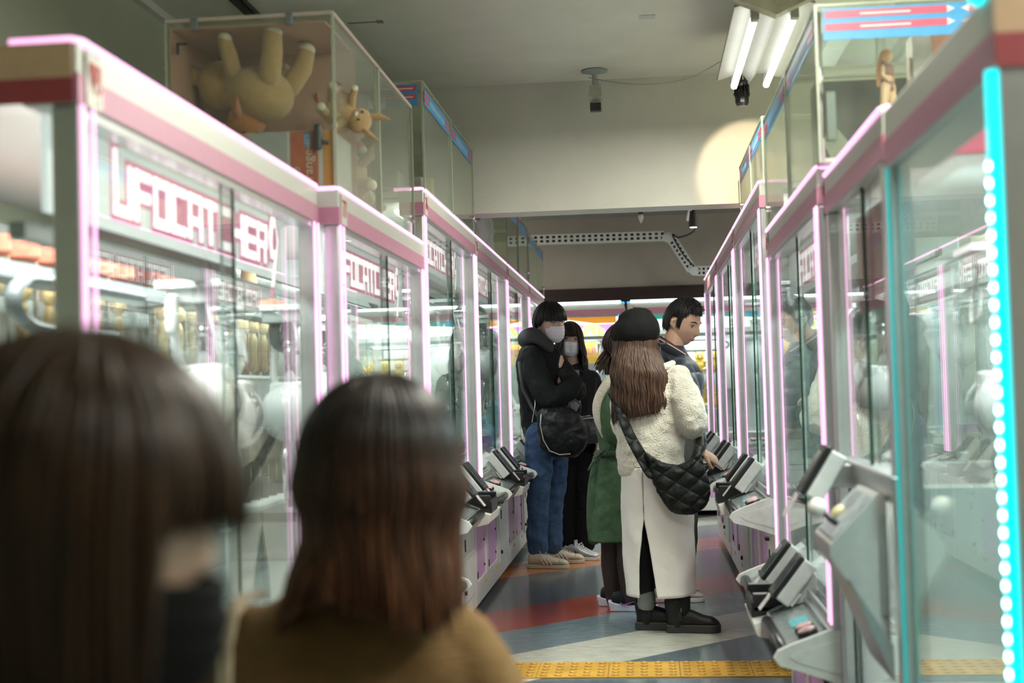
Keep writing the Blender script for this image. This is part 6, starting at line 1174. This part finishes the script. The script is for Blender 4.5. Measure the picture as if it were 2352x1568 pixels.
# ---- foreground: person with a dark bob at the left edge
YA = .96; ra_ = person((-.5, YA, LO), 'person with dark brown bob and black clothes at the left edge, nearest and blurred'); MA = Matrix.Translation(P(158, 1188, YA)) @ ypr(RD(-80), RD(-6)); c = lambda x, y, Y=YA: P(x, y, Y); a0_ = P(60, 1600, YA)
b = MB(); head(b, MA, .98); limb(b, [c(170, 1330), c(130, 1560), c(90, 1700)], [.048, .05, .08]); X0 = a0_.x
b.loft([(X0, YA, .35, .12, .15), (X0, YA, .60, .10, .14), (X0, YA, .80, .11, .17), (X0, YA, .89, .07, .10)], seg=24)
for sg in (-1, 1):
    limb(b, [(X0, YA+sg*.17, .83), (X0+.02, YA+sg*.21, .64), (X0+.16, YA+sg*.16, .50)], [.048, .04, .027]); hand(b, V((X0+.16, YA+sg*.16, .50)), (.9, 0, -.2), (0, sg*1., .3), -sg, .9, .6)
    limb(b, [(X0, YA+sg*.08, .40), (X0, YA+sg*.08, .12), (X0, YA+sg*.08, LO+.07)], [.085, .055, .038])
bodymesh(ra_, b, .008, SKINL)
DRK = mat('near_black_knit', (.010, .010, .010), .9)
b = MB(); b.loft([(X0, YA, .33, .15, .18), (X0, YA, .60, .135, .17), (X0, YA, .80, .145, .20), (X0+.0, YA, .87, .12, .16), (X0+.02, YA, .93, .085, .09), (X0+.03, YA, .985, .072, .075)], seg=36)
for sg in (-1, 1): limb(b, [(X0, YA+sg*.165, .835), (X0+.0, YA+sg*.22, .74), (X0+.03, YA+sg*.22, .62), (X0+.14, YA+sg*.17, .52)], [.062, .062, .056, .042])
garment(ra_, 'black_coat', b, DRK, .008, .012); b = MB()
for sg in (-1, 1): limb(b, [(X0, YA+sg*.08, .40), (X0, YA+sg*.085, .10), (X0, YA+sg*.085, LO+.09)], [.105, .08, .07])
garment(ra_, 'trousers', b, BT, .01, .01)
for sg in (-1, 1): shoe(ra_, (X0-.08, YA+sg*.09), RD(0), .24, 'plain', [BLKM, SOLE, BLKM], z0=LO)
BOB = hairmat('bob_hair', (.004, .002, .0012), (.062, .031, .013), .36)
def cuta(az):
    k = abs(((az+pi) % (2*pi))-pi); return -.006 if k < .86 else (-.006+.17*(k-.86)/.12 if k < .98 else .16)
hair(ra_, MA, cuta, BOB, .98, n=520, rad=.0045, seed=31, abc=(.105, .124, .132), flare=lambda az, d: -.05*d, wave=.0)
face(ra_, MA, .98, mouth=False); facemask(ra_, MA @ Matrix.Translation((0, 0, -.026)), .98, mat('mask_black', (.006, .006, .006), .8))

for k in ('black_cotton', 'black_nylon', 'black_wool', 'black_tights', 'black_trousers', 'charcoal_coat', 'near_black_knit', 'mask_black', 'green_coat', 'blue_jeans', 'black_leather', 'tan_cotton', 'trainer_black', 'grey_hood'):
    if k in MT: MT[k].node_tree.nodes['Principled BSDF'].inputs['Specular IOR Level'].default_value = .2      # matt cloth
